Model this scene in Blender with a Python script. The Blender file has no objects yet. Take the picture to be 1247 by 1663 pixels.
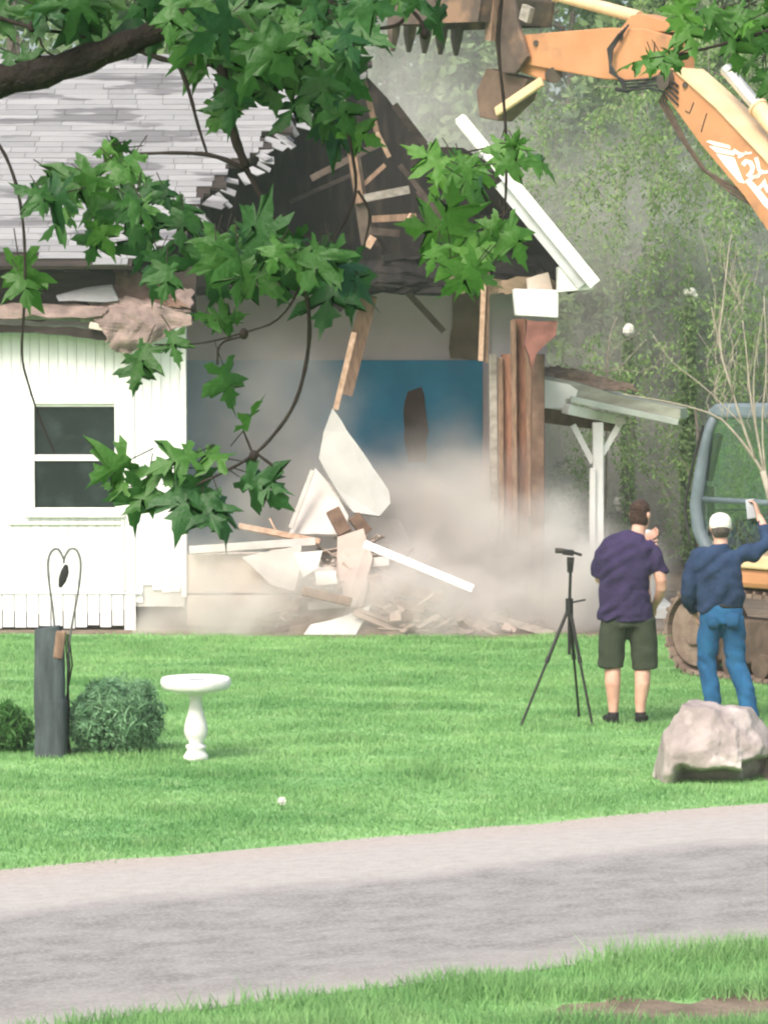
import bpy, bmesh, math, random
import numpy as np
from mathutils import Vector, Matrix, noise as mnoise

random.seed(7); rng = np.random.default_rng(7)
S = bpy.context.scene
R = math.radians

# ------------------------------------------------------------------ camera
F, CX, CY, HZ, H = 5175.0, 623.5, 831.5, 570.0, 2.94
TH = math.atan((CY - HZ) / F)
cam = bpy.data.cameras.new('camera'); camo = bpy.data.objects.new('camera', cam)
S.collection.objects.link(camo)
camo.location = (0, 0, H); camo.rotation_euler = (math.pi / 2 - TH, 0, 0)
cam.sensor_width = 36; cam.lens = F / 1663 * 36; cam.clip_start = 0.1; cam.clip_end = 2000
S.camera = camo
S.render.resolution_x, S.render.resolution_y = 767, 1024

# ------------------------------------------------------------------ light
SUN_EL, SUN_AZ = R(46), R(208)      # azimuth: clockwise from +Y (sun behind the camera, to the left)
w = bpy.data.worlds.new('World'); S.world = w; w.use_nodes = True
nt = w.node_tree; bg = nt.nodes['Background']
sky = nt.nodes.new('ShaderNodeTexSky'); sky.sky_type = 'NISHITA'; sky.sun_disc = False
sky.sun_elevation = SUN_EL; sky.sun_rotation = SUN_AZ
sky.air_density = 1.0; sky.dust_density = 6.0; sky.ozone_density = 0.6
nt.links.new(sky.outputs[0], bg.inputs[0]); bg.inputs[1].default_value = 0.15
sl = bpy.data.lights.new('sun', 'SUN'); sl.energy = 1.5; sl.angle = R(24); sl.color = (1, .97, .93)
so = bpy.data.objects.new('sun', sl); S.collection.objects.link(so)
sd = Vector((math.sin(SUN_AZ) * math.cos(SUN_EL), math.cos(SUN_AZ) * math.cos(SUN_EL), math.sin(SUN_EL)))
so.rotation_euler = (-sd).to_track_quat('-Z', 'Y').to_euler(); so.location = (-6, -4, 30)
S.view_settings.view_transform = 'Standard'; S.view_settings.look = 'None'
S.view_settings.exposure = 0.82; S.view_settings.gamma = 1
S.cycles.use_denoising = True
S.cycles.volume_bounces = 2; S.cycles.max_bounces = 8
S.cycles.transparent_max_bounces = 12
S.cycles.filter_width = 2.2

# ------------------------------------------------------------------ helpers
def W(px, py, Y):
    """point of the photograph at depth Y"""
    u = (px - CX) / F; v = (CY - py) / F
    dx, dy, dz = u, math.cos(TH) + v * math.sin(TH), -math.sin(TH) + v * math.cos(TH)
    t = Y / dy
    return Vector((dx * t, Y, H + dz * t))
def G(px, py):
    """point of the photograph on the ground"""
    u = (px - CX) / F; v = (CY - py) / F
    dy, dz = math.cos(TH) + v * math.sin(TH), -math.sin(TH) + v * math.cos(TH)
    t = -H / dz
    return Vector((u * t, dy * t, 0))
def hit(px, py, p, n):
    a = Vector((0, 0, H)); d = W(px, py, 10) - a
    return a + d * ((p - a).dot(n) / d.dot(n))
def topx(p):
    d = p - Vector((0, 0, H))
    y = d.y * math.cos(TH) - d.z * math.sin(TH); z = d.z * math.cos(TH) + d.y * math.sin(TH)
    return CX + d.x / y * F, CY - z / y * F

def mat(name, col, col2=None, rough=.85, scale=6, detail=5, bump=0, bscale=60, spec=.3, metal=0,
        stretch=(1, 1, 1), island=0, lo=.35, hi=.65, transl=0, col3=None, scale3=1.5, lo3=.5, hi3=.65):
    m = bpy.data.materials.new(name); m.use_nodes = True
    t = m.node_tree; N = t.nodes; L = t.links
    b = N['Principled BSDF']; b.inputs['Roughness'].default_value = rough
    b.inputs['Specular IOR Level'].default_value = spec; b.inputs['Metallic'].default_value = metal
    if col2 is None: col2 = tuple(c * .78 for c in col)
    geo = N.new('ShaderNodeNewGeometry')
    mp = N.new('ShaderNodeMapping'); mp.inputs['Scale'].default_value = stretch
    tc = N.new('ShaderNodeTexCoord'); L.new(tc.outputs['Object'], mp.inputs[0])
    nz = N.new('ShaderNodeTexNoise'); nz.inputs['Scale'].default_value = scale; nz.inputs['Detail'].default_value = detail
    L.new(mp.outputs[0], nz.inputs['Vector'])
    mr = N.new('ShaderNodeMapRange'); mr.inputs[1].default_value = lo; mr.inputs[2].default_value = hi
    L.new(nz.outputs[0], mr.inputs[0])
    fac = mr.outputs[0]
    if island:
        mx = N.new('ShaderNodeMix'); mx.inputs[0].default_value = island
        L.new(fac, mx.inputs[2]); L.new(geo.outputs['Random Per Island'], mx.inputs[3]); fac = mx.outputs[0]
    cm = N.new('ShaderNodeMix'); cm.data_type = 'RGBA'
    cm.inputs[6].default_value = (*col, 1); cm.inputs[7].default_value = (*col2, 1)
    L.new(fac, cm.inputs[0]); out = cm.outputs[2]
    if col3 is not None:
        n3 = N.new('ShaderNodeTexNoise'); n3.inputs['Scale'].default_value = scale3; n3.inputs['Detail'].default_value = 4
        L.new(mp.outputs[0], n3.inputs['Vector'])
        m3 = N.new('ShaderNodeMapRange'); m3.inputs[1].default_value = lo3; m3.inputs[2].default_value = hi3
        L.new(n3.outputs[0], m3.inputs[0])
        c3 = N.new('ShaderNodeMix'); c3.data_type = 'RGBA'; L.new(m3.outputs[0], c3.inputs[0])
        L.new(out, c3.inputs[6]); c3.inputs[7].default_value = (*col3, 1); out = c3.outputs[2]
    L.new(out, b.inputs['Base Color'])
    if bump:
        bn = N.new('ShaderNodeTexNoise'); bn.inputs['Scale'].default_value = bscale; bn.inputs['Detail'].default_value = 4
        L.new(mp.outputs[0], bn.inputs['Vector'])
        bp = N.new('ShaderNodeBump'); bp.inputs['Strength'].default_value = min(1, bump); bp.inputs['Distance'].default_value = .02
        L.new(bn.outputs[0], bp.inputs['Height']); L.new(bp.outputs[0], b.inputs['Normal'])
    if transl:
        tr = N.new('ShaderNodeBsdfTranslucent'); L.new(out, tr.inputs['Color'])
        ms = N.new('ShaderNodeMixShader'); ms.inputs[0].default_value = transl
        L.new(b.outputs[0], ms.inputs[1]); L.new(tr.outputs[0], ms.inputs[2])
        L.new(ms.outputs[0], N['Material Output'].inputs['Surface'])
    return m

LOC = {}     # world matrix (as inverse) of every root, so parts can be given in world coordinates
def root(name, loc, label, cat, group=None, rz=0):
    o = bpy.data.objects.new(name, None); S.collection.objects.link(o); o.empty_display_size = .1
    o.location = loc; o.rotation_euler = (0, 0, rz)
    M = Matrix.Translation(Vector(loc)) @ Matrix.Rotation(rz, 4, 'Z')
    LOC[o] = M.inverted()
    tag(o, label, cat, group); return o
def tag(o, label=None, cat=None, group=None, kind=None):
    if label: o['label'] = label
    if cat: o['category'] = cat
    if group: o['group'] = group
    if kind: o['kind'] = kind
    return o
def link(name, me, m, parent=None, smooth=False):
    o = bpy.data.objects.new(name, me); S.collection.objects.link(o)
    if m: me.materials.append(m)
    if parent is not None:
        o.parent = parent; LOC[o] = LOC[parent]
    if smooth:
        me.polygons.foreach_set('use_smooth', [True] * len(me.polygons))
    return o

class MB:
    def __init__(s): s.v = []; s.f = []
    def add(s, vs, fs):
        k = len(s.v); s.v += [Vector(v) for v in vs]; s.f += [tuple(i + k for i in f) for f in fs]; return s
    def box(s, c, d, rot=None):
        c = Vector(c); vs = []
        for x in (-1, 1):
            for y in (-1, 1):
                for z in (-1, 1):
                    p = Vector((x * d[0] / 2, y * d[1] / 2, z * d[2] / 2))
                    if rot is not None: p = rot @ p
                    vs.append(c + p)
        return s.add(vs, [(0, 1, 3, 2), (4, 6, 7, 5), (0, 4, 5, 1), (2, 3, 7, 6), (0, 2, 6, 4), (1, 5, 7, 3)])
    def bb(s, x0, x1, y0, y1, z0, z1): return s.box(((x0 + x1) / 2, (y0 + y1) / 2, (z0 + z1) / 2), (x1 - x0, y1 - y0, z1 - z0))
    def beam(s, p0, p1, wd, dp, up=(0, -1, 0)):
        """box from p0 to p1; dp is its size along 'up', wd across"""
        p0, p1 = Vector(p0), Vector(p1); a = (p1 - p0); L = a.length; a.normalize()
        u = Vector(up); u = (u - a * u.dot(a))
        if u.length < 1e-4: u = Vector((1, 0, 0)) - a * a.x
        u.normalize(); c = a.cross(u)
        return s.box((p0 + p1) / 2, (L, wd, dp), Matrix((a, c, u)).transposed())
    def tube(s, pts, rad, n=8, cap=True):
        pts = [Vector(p) for p in pts]
        if not hasattr(rad, '__len__'): rad = [rad] * len(pts)
        k = len(s.v); ref = None
        for i, p in enumerate(pts):
            t = (pts[min(i + 1, len(pts) - 1)] - pts[max(i - 1, 0)]).normalized()
            if ref is None: ref = Vector((0, 0, 1)) if abs(t.z) < .9 else Vector((1, 0, 0))
            x = (ref - t * ref.dot(t)).normalized(); y = t.cross(x); ref = x
            for j in range(n):
                a = 2 * math.pi * j / n
                s.v.append(p + (x * math.cos(a) + y * math.sin(a)) * rad[i])
        for i in range(len(pts) - 1):
            for j in range(n):
                s.f.append((k + i * n + j, k + i * n + (j + 1) % n, k + (i + 1) * n + (j + 1) % n, k + (i + 1) * n + j))
        if cap:
            s.f.append(tuple(k + j for j in reversed(range(n)))); s.f.append(tuple(k + (len(pts) - 1) * n + j for j in range(n)))
        return s
    def loft(s, st, n=18, ref=(1, 0, 0), sup=2.0):
        """closed body through stations (centre, rx, ry); sup>2 squares the section"""
        k = len(s.v); P = [Vector(a[0]) for a in st]
        for i, (c, rx, ry) in enumerate(st):
            t = (P[min(i + 1, len(P) - 1)] - P[max(i - 1, 0)]).normalized()
            r = Vector(ref); x = (r - t * r.dot(t)).normalized(); y = t.cross(x)
            for j in range(n):
                a = 2 * math.pi * j / n; ca, sa = math.cos(a), math.sin(a)
                e = 2 / sup
                s.v.append(P[i] + x * rx * math.copysign(abs(ca) ** e, ca) + y * ry * math.copysign(abs(sa) ** e, sa))
        for i in range(len(P) - 1):
            for j in range(n):
                s.f.append((k + i * n + j, k + i * n + (j + 1) % n, k + (i + 1) * n + (j + 1) % n, k + (i + 1) * n + j))
        s.f.append(tuple(k + j for j in reversed(range(n)))); s.f.append(tuple(k + (len(P) - 1) * n + j for j in range(n)))
        return s
    def ball(s, c, r, n=12, m=8):
        c = Vector(c)
        if not hasattr(r, '__len__'): r = (r, r, r)
        k = len(s.v)
        for i in range(1, m):
            b = math.pi * i / m
            for j in range(n):
                a = 2 * math.pi * j / n
                s.v.append(c + Vector((r[0] * math.sin(b) * math.cos(a), r[1] * math.sin(b) * math.sin(a), r[2] * math.cos(b))))
        top = len(s.v); s.v.append(c + Vector((0, 0, r[2]))); bot = len(s.v); s.v.append(c - Vector((0, 0, r[2])))
        for i in range(m - 2):
            for j in range(n):
                s.f.append((k + i * n + j, k + (i + 1) * n + j, k + (i + 1) * n + (j + 1) % n, k + i * n + (j + 1) % n))
        for j in range(n):
            s.f.append((top, k + j, k + (j + 1) % n)); s.f.append((bot, k + (m - 2) * n + (j + 1) % n, k + (m - 2) * n + j))
        return s
    def prism(s, pts, ext):
        """polygon extruded by the vector ext"""
        pts = [Vector(p) for p in pts]; ext = Vector(ext); n = len(pts); k = len(s.v)
        s.v += pts + [p + ext for p in pts]
        s.f.append(tuple(k + i for i in range(n))); s.f.append(tuple(k + n + i for i in reversed(range(n))))
        for i in range(n): s.f.append((k + i, k + n + i, k + n + (i + 1) % n, k + (i + 1) % n))
        return s
    def lathe(s, prof, c, n=32):
        c = Vector(c); k = len(s.v)
        for r, z in prof:
            for j in range(n):
                a = 2 * math.pi * j / n; s.v.append(c + Vector((r * math.cos(a), r * math.sin(a), z)))
        for i in range(len(prof) - 1):
            for j in range(n):
                s.f.append((k + i * n + j, k + i * n + (j + 1) % n, k + (i + 1) * n + (j + 1) % n, k + (i + 1) * n + j))
        s.f.append(tuple(k + j for j in reversed(range(n)))); s.f.append(tuple(k + (len(prof) - 1) * n + j for j in range(n)))
        return s
    def mesh(s, name, inv=None):
        me = bpy.data.meshes.new(name)
        vs = s.v if inv is None else [inv @ v for v in s.v]
        me.from_pydata([tuple(v) for v in vs], [], s.f); me.update()
        bm = bmesh.new(); bm.from_mesh(me); bmesh.ops.recalc_face_normals(bm, faces=bm.faces); bm.to_mesh(me); bm.free()
        return me
    def build(s, name, m, parent=None, smooth=False, bevel=0, local=False):
        inv = LOC[parent] if (parent is not None and not local) else None
        o = link(name, s.mesh(name, inv), m, parent, smooth)
        if bevel:
            b = o.modifiers.new('bevel', 'BEVEL'); b.width = bevel; b.segments = 2; b.limit_method = 'ANGLE'
        return o

def ragged(pts, amp, step, seed=0):
    """the outline with its long edges broken up"""
    r = random.Random(seed); out = []
    for i, p in enumerate(pts):
        q = pts[(i + 1) % len(pts)]; p, q = Vector(p), Vector(q); d = q - p; n = max(1, int(d.length / step))
        for j in range(n):
            a = p + d * (j / n)
            if j: a = a + Vector((r.uniform(-amp, amp), 0, r.uniform(-amp, amp)))
            out.append(a)
    return out
def np_mesh(name, V, nper, m, parent=None, attr=None):
    """many loose polygons of nper corners each: V is (k*nper, 3)"""
    k = len(V) // nper; me = bpy.data.meshes.new(name)
    me.vertices.add(len(V)); me.vertices.foreach_set('co', np.asarray(V, dtype=np.float32).ravel())
    me.loops.add(len(V)); me.loops.foreach_set('vertex_index', np.arange(len(V), dtype=np.int32))
    me.polygons.add(k); me.polygons.foreach_set('loop_start', np.arange(0, len(V), nper, dtype=np.int32))
    if attr is not None:
        a = me.attributes.new('tint', 'FLOAT', 'POINT'); a.data.foreach_set('value', np.asarray(attr, dtype=np.float32))
    me.update(calc_edges=True); return link(name, me, m, parent)

# ------------------------------------------------------------------ materials
M = {}
M['white_siding'] = mat('white_siding', (.78, .80, .81), (.69, .71, .715), scale=2.5, stretch=(6, 1, .5), rough=.6, col3=(.50, .49, .45), scale3=1.6, lo3=.58, hi3=.8)
M['white_trim'] = mat('white_trim', (.84, .84, .83), (.74, .74, .72), scale=5, rough=.55)
M['groove'] = mat('groove', (.55, .56, .54))
M['glass_dark'] = mat('glass_dark', (.008, .014, .015), (.016, .026, .026), rough=.25, spec=.25, scale=2, col3=(.035, .05, .05), scale3=3.5, lo3=.5, hi3=.8)  # opaque pane; the dark room behind it is painted into the colour
M['shingle'] = mat('shingle', (.31, .315, .325), (.205, .21, .218), rough=.95, scale=3, island=.75, bump=.4, bscale=120, col3=(.14, .14, .15), scale3=1.5, lo3=.54, hi3=.58, stretch=(.5, 2.2, 2.2))
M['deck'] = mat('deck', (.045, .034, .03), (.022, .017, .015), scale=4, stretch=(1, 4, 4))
M['attic'] = mat('attic', (.011, .009, .0085), (.006, .005, .005), scale=3, stretch=(5, 1, 1), col3=(.035, .026, .022), scale3=1.6, lo3=.52, hi3=.7)  # near-black: the shade of the enclosed attic is put into the colour
M['old_wood'] = mat('old_wood', (.26, .17, .12), (.14, .09, .065), scale=6, stretch=(4, 4, 1), rough=.9)
M['attic_wood'] = mat('attic_wood', (.11, .085, .07), (.06, .045, .038), scale=6)
M['red_wood'] = mat('red_wood', (.30, .15, .10), (.17, .08, .055), scale=7, stretch=(5, 5, .8), rough=.9)
M['fresh_wood'] = mat('fresh_wood', (.48, .34, .25), (.32, .21, .145), scale=6, stretch=(3, 3, 3), rough=.85)
M['grey_wood'] = mat('grey_wood', (.33, .30, .27), (.20, .18, .16), scale=5, stretch=(2, 4, 4), rough=.95)
M['plaster'] = mat('plaster', (.76, .68, .73), (.62, .55, .59), scale=1.2, rough=.95, col3=(.28, .23, .2), scale3=.8, lo3=.58, hi3=.7)
M['blue_wall'] = mat('blue_wall', (.03, .37, .63), (.022, .28, .50), scale=1.6, rough=.8, col3=(.09, .25, .38), scale3=1.2, lo3=.6, hi3=.8)
M['tan_patch'] = mat('tan_patch', (.27, .20, .14), (.18, .13, .09), scale=4)
M['lath'] = mat('lath', (.17, .11, .08), (.10, .06, .045), scale=9)
M['foundation'] = mat('foundation', (.62, .55, .48), (.50, .43, .37), scale=2, rough=.95, bump=.3, col3=(.36, .29, .24), scale3=1.4, lo3=.58, hi3=.72)
M['panel_white'] = mat('panel_white', (.52, .50, .475), (.40, .38, .36), scale=3, rough=.8, col3=(.5, .46, .42), scale3=2, lo3=.6, hi3=.75)
M['paper'] = mat('paper', (.28, .215, .19), (.15, .115, .105), scale=6, rough=.95, bump=.5, bscale=20)
M['dirt'] = mat('dirt', (.22, .175, .13), (.13, .10, .075), scale=5, rough=1, bump=.8, bscale=30)
M['moss_wood'] = mat('moss_wood', (.38, .40, .33), (.25, .26, .20), scale=4, stretch=(1, 3, 3))
M['leaf_litter'] = mat('leaf_litter', (.30, .22, .16), (.18, .14, .10), scale=14, bump=.9, bscale=40)
M['steel_dark'] = mat('steel_dark', (.05, .043, .038), (.09, .07, .055), scale=7, rough=.6)
M['exc_orange'] = mat('exc_orange', (.52, .255, .125), (.44, .205, .095), scale=2.5, rough=.55, spec=.35, col3=(.27, .15, .09), scale3=3.5, lo3=.56, hi3=.78, bump=.15, bscale=25)
M['exc_pale'] = mat('exc_pale', (.74, .55, .34), (.62, .44, .26), scale=4, rough=.4)
M['mark_white'] = mat('mark_white', (.84, .82, .8), (.72, .68, .64), scale=8)
M['track'] = mat('track', (.24, .18, .145), (.15, .105, .085), scale=6, rough=.95, bump=.5)
M['track_dark'] = mat('track_dark', (.07, .05, .04), (.12, .085, .065), scale=8, rough=.95)
M['cab_blue'] = mat('cab_blue', (.15, .19, .22), (.10, .13, .15), scale=4, rough=.45)
M['rubber'] = mat('rubber', (.018, .018, .02), (.03, .03, .03), rough=.6)
M['bucket'] = mat('bucket', (.11, .082, .068), (.06, .046, .04), scale=6, rough=.7, col3=(.24, .15, .10), scale3=3, lo3=.52, hi3=.66)
M['bark'] = mat('bark', (.028, .022, .018), (.013, .011, .009), scale=14, stretch=(1, 1, 1), bump=1, bscale=50, rough=.95)
M['twig'] = mat('twig', (.032, .025, .022), (.018, .014, .012), scale=20)
M['pale_bark'] = mat('pale_bark', (.36, .33, .27), (.25, .22, .18), scale=12, rough=.95)
M['trunk'] = mat('trunk', (.14, .12, .10), (.08, .07, .06), scale=5, bump=.6, bscale=20)
M['post'] = mat('post', (.078, .098, .105), (.042, .052, .058), scale=5, stretch=(3, 3, .6), rough=.9, bump=.5, bscale=30)
M['iron'] = mat('iron', (.16, .165, .16), (.09, .09, .09), scale=20, rough=.6)
M['concrete_white'] = mat('concrete_white', (.78, .78, .76), (.62, .63, .60), scale=9, rough=.85, bump=.3, bscale=90, col3=(.44, .45, .41), scale3=5, lo3=.58, hi3=.75)
M['water'] = mat('water', (.35, .38, .38), rough=.05, spec=.6)
M['rock'] = mat('rock', (.36, .315, .30), (.22, .19, .18), scale=4, rough=.95, bump=.8, bscale=14, col3=(.52, .47, .445), scale3=2.2, lo3=.5, hi3=.62)
M['skin'] = mat('skin', (.62, .37, .29), (.52, .29, .22), scale=12, rough=.6)
M['hair'] = mat('hair', (.075, .04, .03), (.035, .02, .016), scale=40, rough=.9, bump=.8, bscale=200)
M['grey_hair'] = mat('grey_hair', (.10, .085, .075), (.05, .04, .036), scale=40)
M['shirt'] = mat('shirt', (.038, .026, .078), (.024, .017, .054), scale=5, rough=.95, bump=.9, bscale=15)
M['shorts'] = mat('shorts', (.045, .056, .036), (.030, .038, .025), scale=6, rough=.95, bump=.3, bscale=22)
M['shoe'] = mat('shoe', (.012, .012, .013), rough=.7)
M['jacket'] = mat('jacket', (.022, .047, .105), (.013, .028, .066), scale=5, rough=.95, bump=.9, bscale=15)
M['jeans'] = mat('jeans', (.022, .115, .25), (.013, .07, .165), scale=8, rough=.95, bump=.3, bscale=28)
M['denim_dark'] = mat('denim_dark', (.016, .085, .19), (.010, .055, .13), scale=10)
M['cap'] = mat('cap', (.80, .78, .72), (.70, .68, .62), scale=10, rough=.9)
M['eye'] = mat('eye', (.6, .6, .58)); M['tripod'] = mat('tripod', (.018, .018, .018), rough=.5)
M['phone'] = mat('phone', (.55, .58, .64), rough=.35); M['phone_dark'] = mat('phone_dark', (.03, .03, .035), rough=.3)
M['flower'] = mat('flower', (.75, .75, .70), (.6, .6, .55), scale=10)
M['tree_a'] = mat('tree_a', (.055, .115, .052), (.13, .21, .095), island=.6, scale=.7, transl=.3, rough=.7)
M['tree_b'] = mat('tree_b', (.10, .18, .075), (.23, .33, .145), island=.6, scale=.6, transl=.35, rough=.7)
M['tree_c'] = mat('tree_c', (.10, .155, .085), (.19, .26, .145), island=.6, scale=.8, transl=.3, rough=.8)
M['willow'] = mat('willow', (.12, .22, .075), (.28, .42, .15), island=.7, scale=.7, transl=.35, rough=.8)
M['shrub'] = mat('shrub', (.06, .17, .075), (.25, .44, .25), island=.6, scale=5, transl=.25, rough=.7)
M['shrub_b'] = mat('shrub_b', (.03, .11, .02), (.08, .22, .05), island=.6, scale=5, transl=.25, rough=.6)

def leaf_material():
    m = mat('maple_leaf', (.010, .050, .016), (.026, .105, .028), rough=.5, spec=.4, island=.6, scale=55, transl=.27, bump=.25, bscale=90)
    t = m.node_tree; N = t.nodes; L = t.links
    b = N['Principled BSDF']; src = b.inputs['Base Color'].links[0].from_socket
    at = N.new('ShaderNodeAttribute'); at.attribute_name = 'tint'  # leaf's own green, plus stronger light on some sprays put into colour
    cm = N.new('ShaderNodeMix'); cm.data_type = 'RGBA'; L.new(at.outputs['Fac'], cm.inputs[0])
    L.new(src, cm.inputs[6]); cm.inputs[7].default_value = (.085, .22, .032, 1)
    L.new(cm.outputs[2], b.inputs['Base Color'])
    for n in N:
        if n.type == 'BSDF_TRANSLUCENT': L.new(cm.outputs[2], n.inputs['Color'])
    return m
M['maple_leaf'] = leaf_material()

def grass_material(name, blades):
    m = bpy.data.materials.new(name); m.use_nodes = True
    t = m.node_tree; N = t.nodes; L = t.links; b = N['Principled BSDF']
    b.inputs['Roughness'].default_value = .75; b.inputs['Specular IOR Level'].default_value = .2
    geo = N.new('ShaderNodeNewGeometry')
    mp = N.new('ShaderNodeMapping'); mp.inputs['Scale'].default_value = (.55, 1.0, 1); L.new(geo.outputs['Position'], mp.inputs[0])
    n1 = N.new('ShaderNodeTexNoise'); n1.inputs['Scale'].default_value = .9; n1.inputs['Detail'].default_value = 6; n1.inputs['Roughness'].default_value = .65
    L.new(mp.outputs[0], n1.inputs['Vector'])
    r1 = N.new('ShaderNodeMapRange'); r1.inputs[1].default_value = .36; r1.inputs[2].default_value = .64; L.new(n1.outputs[0], r1.inputs[0])
    a = N.new('ShaderNodeMix'); a.data_type = 'RGBA'; L.new(r1.outputs[0], a.inputs[0])
    a.inputs[6].default_value = (.138, .315, .108, 1); a.inputs[7].default_value = (.255, .455, .178, 1)
    n2 = N.new('ShaderNodeTexNoise'); n2.inputs['Scale'].default_value = 7; n2.inputs['Detail'].default_value = 3
    L.new(mp.outputs[0], n2.inputs['Vector'])
    r2 = N.new('ShaderNodeMapRange'); r2.inputs[1].default_value = .5; r2.inputs[2].default_value = .72; r2.inputs[4].default_value = .6; L.new(n2.outputs[0], r2.inputs[0])
    c = N.new('ShaderNodeMix'); c.data_type = 'RGBA'; L.new(r2.outputs[0], c.inputs[0]); L.new(a.outputs[2], c.inputs[6])
    c.inputs[7].default_value = (.34, .50, .235, 1)
    out = c.outputs[2]
    if blades:
        h = N.new('ShaderNodeHueSaturation'); L.new(out, h.inputs['Color'])
        mv = N.new('ShaderNodeMapRange'); mv.inputs[3].default_value = .88; mv.inputs[4].default_value = 1.14
        L.new(geo.outputs['Random Per Island'], mv.inputs[0]); L.new(mv.outputs[0], h.inputs['Value']); out = h.outputs[0]
        tr = N.new('ShaderNodeBsdfTranslucent'); L.new(out, tr.inputs[0])
        ms = N.new('ShaderNodeMixShader'); ms.inputs[0].default_value = .35
        L.new(b.outputs[0], ms.inputs[1]); L.new(tr.outputs[0], ms.inputs[2]); L.new(ms.outputs[0], N['Material Output'].inputs['Surface'])
    L.new(out, b.inputs['Base Color']); return m
M['grass_ground'] = grass_material('grass_ground', False)
M['grass_blade'] = grass_material('grass_blade', True)

# ------------------------------------------------------------------ ground and road
GEXT = 420
MB().add([(-GEXT, -60, 0), (GEXT, -60, 0), (GEXT, GEXT, 0), (-GEXT, GEXT, 0)], [(0, 1, 2, 3)]).build('ground', M['grass_ground']); tag(bpy.data.objects['ground'], kind='structure')
fa, fb = G(0, 1415), G(1247, 1305)           # far edge of the road
na, nb = G(210, 1663), G(1247, 1527)         # near edge
rd = (fb - fa).normalized(); rn = Vector((rd.y, -rd.x, 0))     # rn points to the camera side
road_w = ((na - fa).dot(rn) + (nb - fa).dot(rn)) / 2
def road_st(x, y): d = Vector((x, y, 0)) - fa; return d.dot(rd), d.dot(rn)
def road_material():
    m = bpy.data.materials.new('road'); m.use_nodes = True
    t = m.node_tree; N = t.nodes; L = t.links; b = N['Principled BSDF']; b.inputs['Roughness'].default_value = .95; b.inputs['Specular IOR Level'].default_value = .2
    tc = N.new('ShaderNodeTexCoord'); sp = N.new('ShaderNodeSeparateXYZ'); L.new(tc.outputs['Object'], sp.inputs[0])
    def nz(scale, det, st):
        mp = N.new('ShaderNodeMapping'); mp.inputs['Scale'].default_value = st; L.new(tc.outputs['Object'], mp.inputs[0])
        n = N.new('ShaderNodeTexNoise'); n.inputs['Scale'].default_value = scale; n.inputs['Detail'].default_value = det; n.inputs['Roughness'].default_value = .7
        L.new(mp.outputs[0], n.inputs['Vector']); return n.outputs[0]
    def mr(s, a, b_, c=0, d=1):
        n = N.new('ShaderNodeMapRange'); n.inputs[1].default_value = a; n.inputs[2].default_value = b_; n.inputs[3].default_value = c; n.inputs[4].default_value = d
        L.new(s, n.inputs[0]); return n.outputs[0]
    def mix(f, a, b_):
        n = N.new('ShaderNodeMix'); n.data_type = 'RGBA'; L.new(f, n.inputs[0])
        for s, v in ((6, a), (7, b_)):
            if isinstance(v, tuple): n.inputs[s].default_value = (*v, 1)
            else: L.new(v, n.inputs[s])
        return n.outputs[2]
    def mth(op, a, b_):
        n = N.new('ShaderNodeMath'); n.operation = op
        for i, v in enumerate((a, b_)):
            if isinstance(v, (int, float)): n.inputs[i].default_value = v
            else: L.new(v, n.inputs[i])
        return n.outputs[0]
    wob = mth('ADD', sp.outputs['Y'], mth('MULTIPLY', nz(1.2, 6, (.5, 1, 1)), .9))      # distance from the far edge, broken up
    base = mix(mr(nz(3.4, 8, (.7, 1.1, 1)), .40, .60), (.28, .273, .266), (.19, .185, .18))
    base = mix(mr(nz(40, 3, (1, 1, 1)), .45, .75, 0, .8), base, (.38, .365, .355))
    sh = mix(mr(nz(14, 5, (.6, 1, 1)), .35, .7), (.42, .40, .38), (.35, .325, .305))
    col = mix(mr(wob, 1.55, 1.95), sh, base)
    far = mr(wob, .45, .95)
    col = mix(far, mix(mr(nz(22, 4, (1, 1, 1)), .4, .7), (.42, .375, .34), (.34, .295, .26)), col)
    near = mr(wob, road_w - .2, road_w + .5)
    col = mix(near, col, (.35, .33, .305))
    L.new(col, b.inputs['Base Color'])
    bp = N.new('ShaderNodeBump'); bp.inputs['Strength'].default_value = .7; bp.inputs['Distance'].default_value = .012
    L.new(nz(45, 5, (1, 1, 1)), bp.inputs['Height']); L.new(bp.outputs[0], b.inputs['Normal'])
    return m
ro = bpy.data.objects.new('road', None)
def road_mesh():
    r = random.Random(3); top = []; bot = []; n = 420; a, b = -60, 90
    for i in range(n + 1):
        s = a + (b - a) * i / n
        top.append((s, -.0 + r.uniform(-.05, .05), .006)); bot.append((s, road_w + r.uniform(-.05, .05), .006))
    me = bpy.data.meshes.new('road'); me.from_pydata(top + bot, [], [(i, i + 1, n + 2 + i, n + 1 + i) for i in range(n)]); me.update()
    o = link('road', me, road_material())
    # object axes: x along the road, y from its far edge towards the camera
    o.matrix_world = Matrix(((rd.x, rn.x, 0, fa.x), (rd.y, rn.y, 0, fa.y), (0, 0, 1, 0), (0, 0, 0, 1))); tag(o, kind='structure')
bpy.data.objects.remove(ro); road_mesh()
# bare earth at the foot of the house and on the near verge
def patch(name, pts, m, z, amp, step, seed):
    P = ragged([Vector((p.x, 0, p.y)) for p in pts], amp, step, seed)
    MB().add([(p.x, p.z, z) for p in P], [tuple(range(len(P)))]).build(name, m); return tag(bpy.data.objects[name], kind='structure')
patch('bare_earth', [Vector((-10, 33.05, 0)), Vector((-2.6, 33.0, 0)), Vector((-1, 32.7, 0)), Vector((1.5, 32.5, 0)), Vector((4, 32.9, 0)), Vector((6, 34, 0)), Vector((6, 44, 0)), Vector((-10, 44, 0))], M['dirt'], .005, .12, .3, 4)
patch('verge_soil', [G(880, 1645), G(1010, 1618), G(1120, 1632), G(1247, 1598), G(1330, 1600), G(1300, 1700), G(900, 1700)], M['dirt'], .005, .04, .08, 9)

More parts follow.
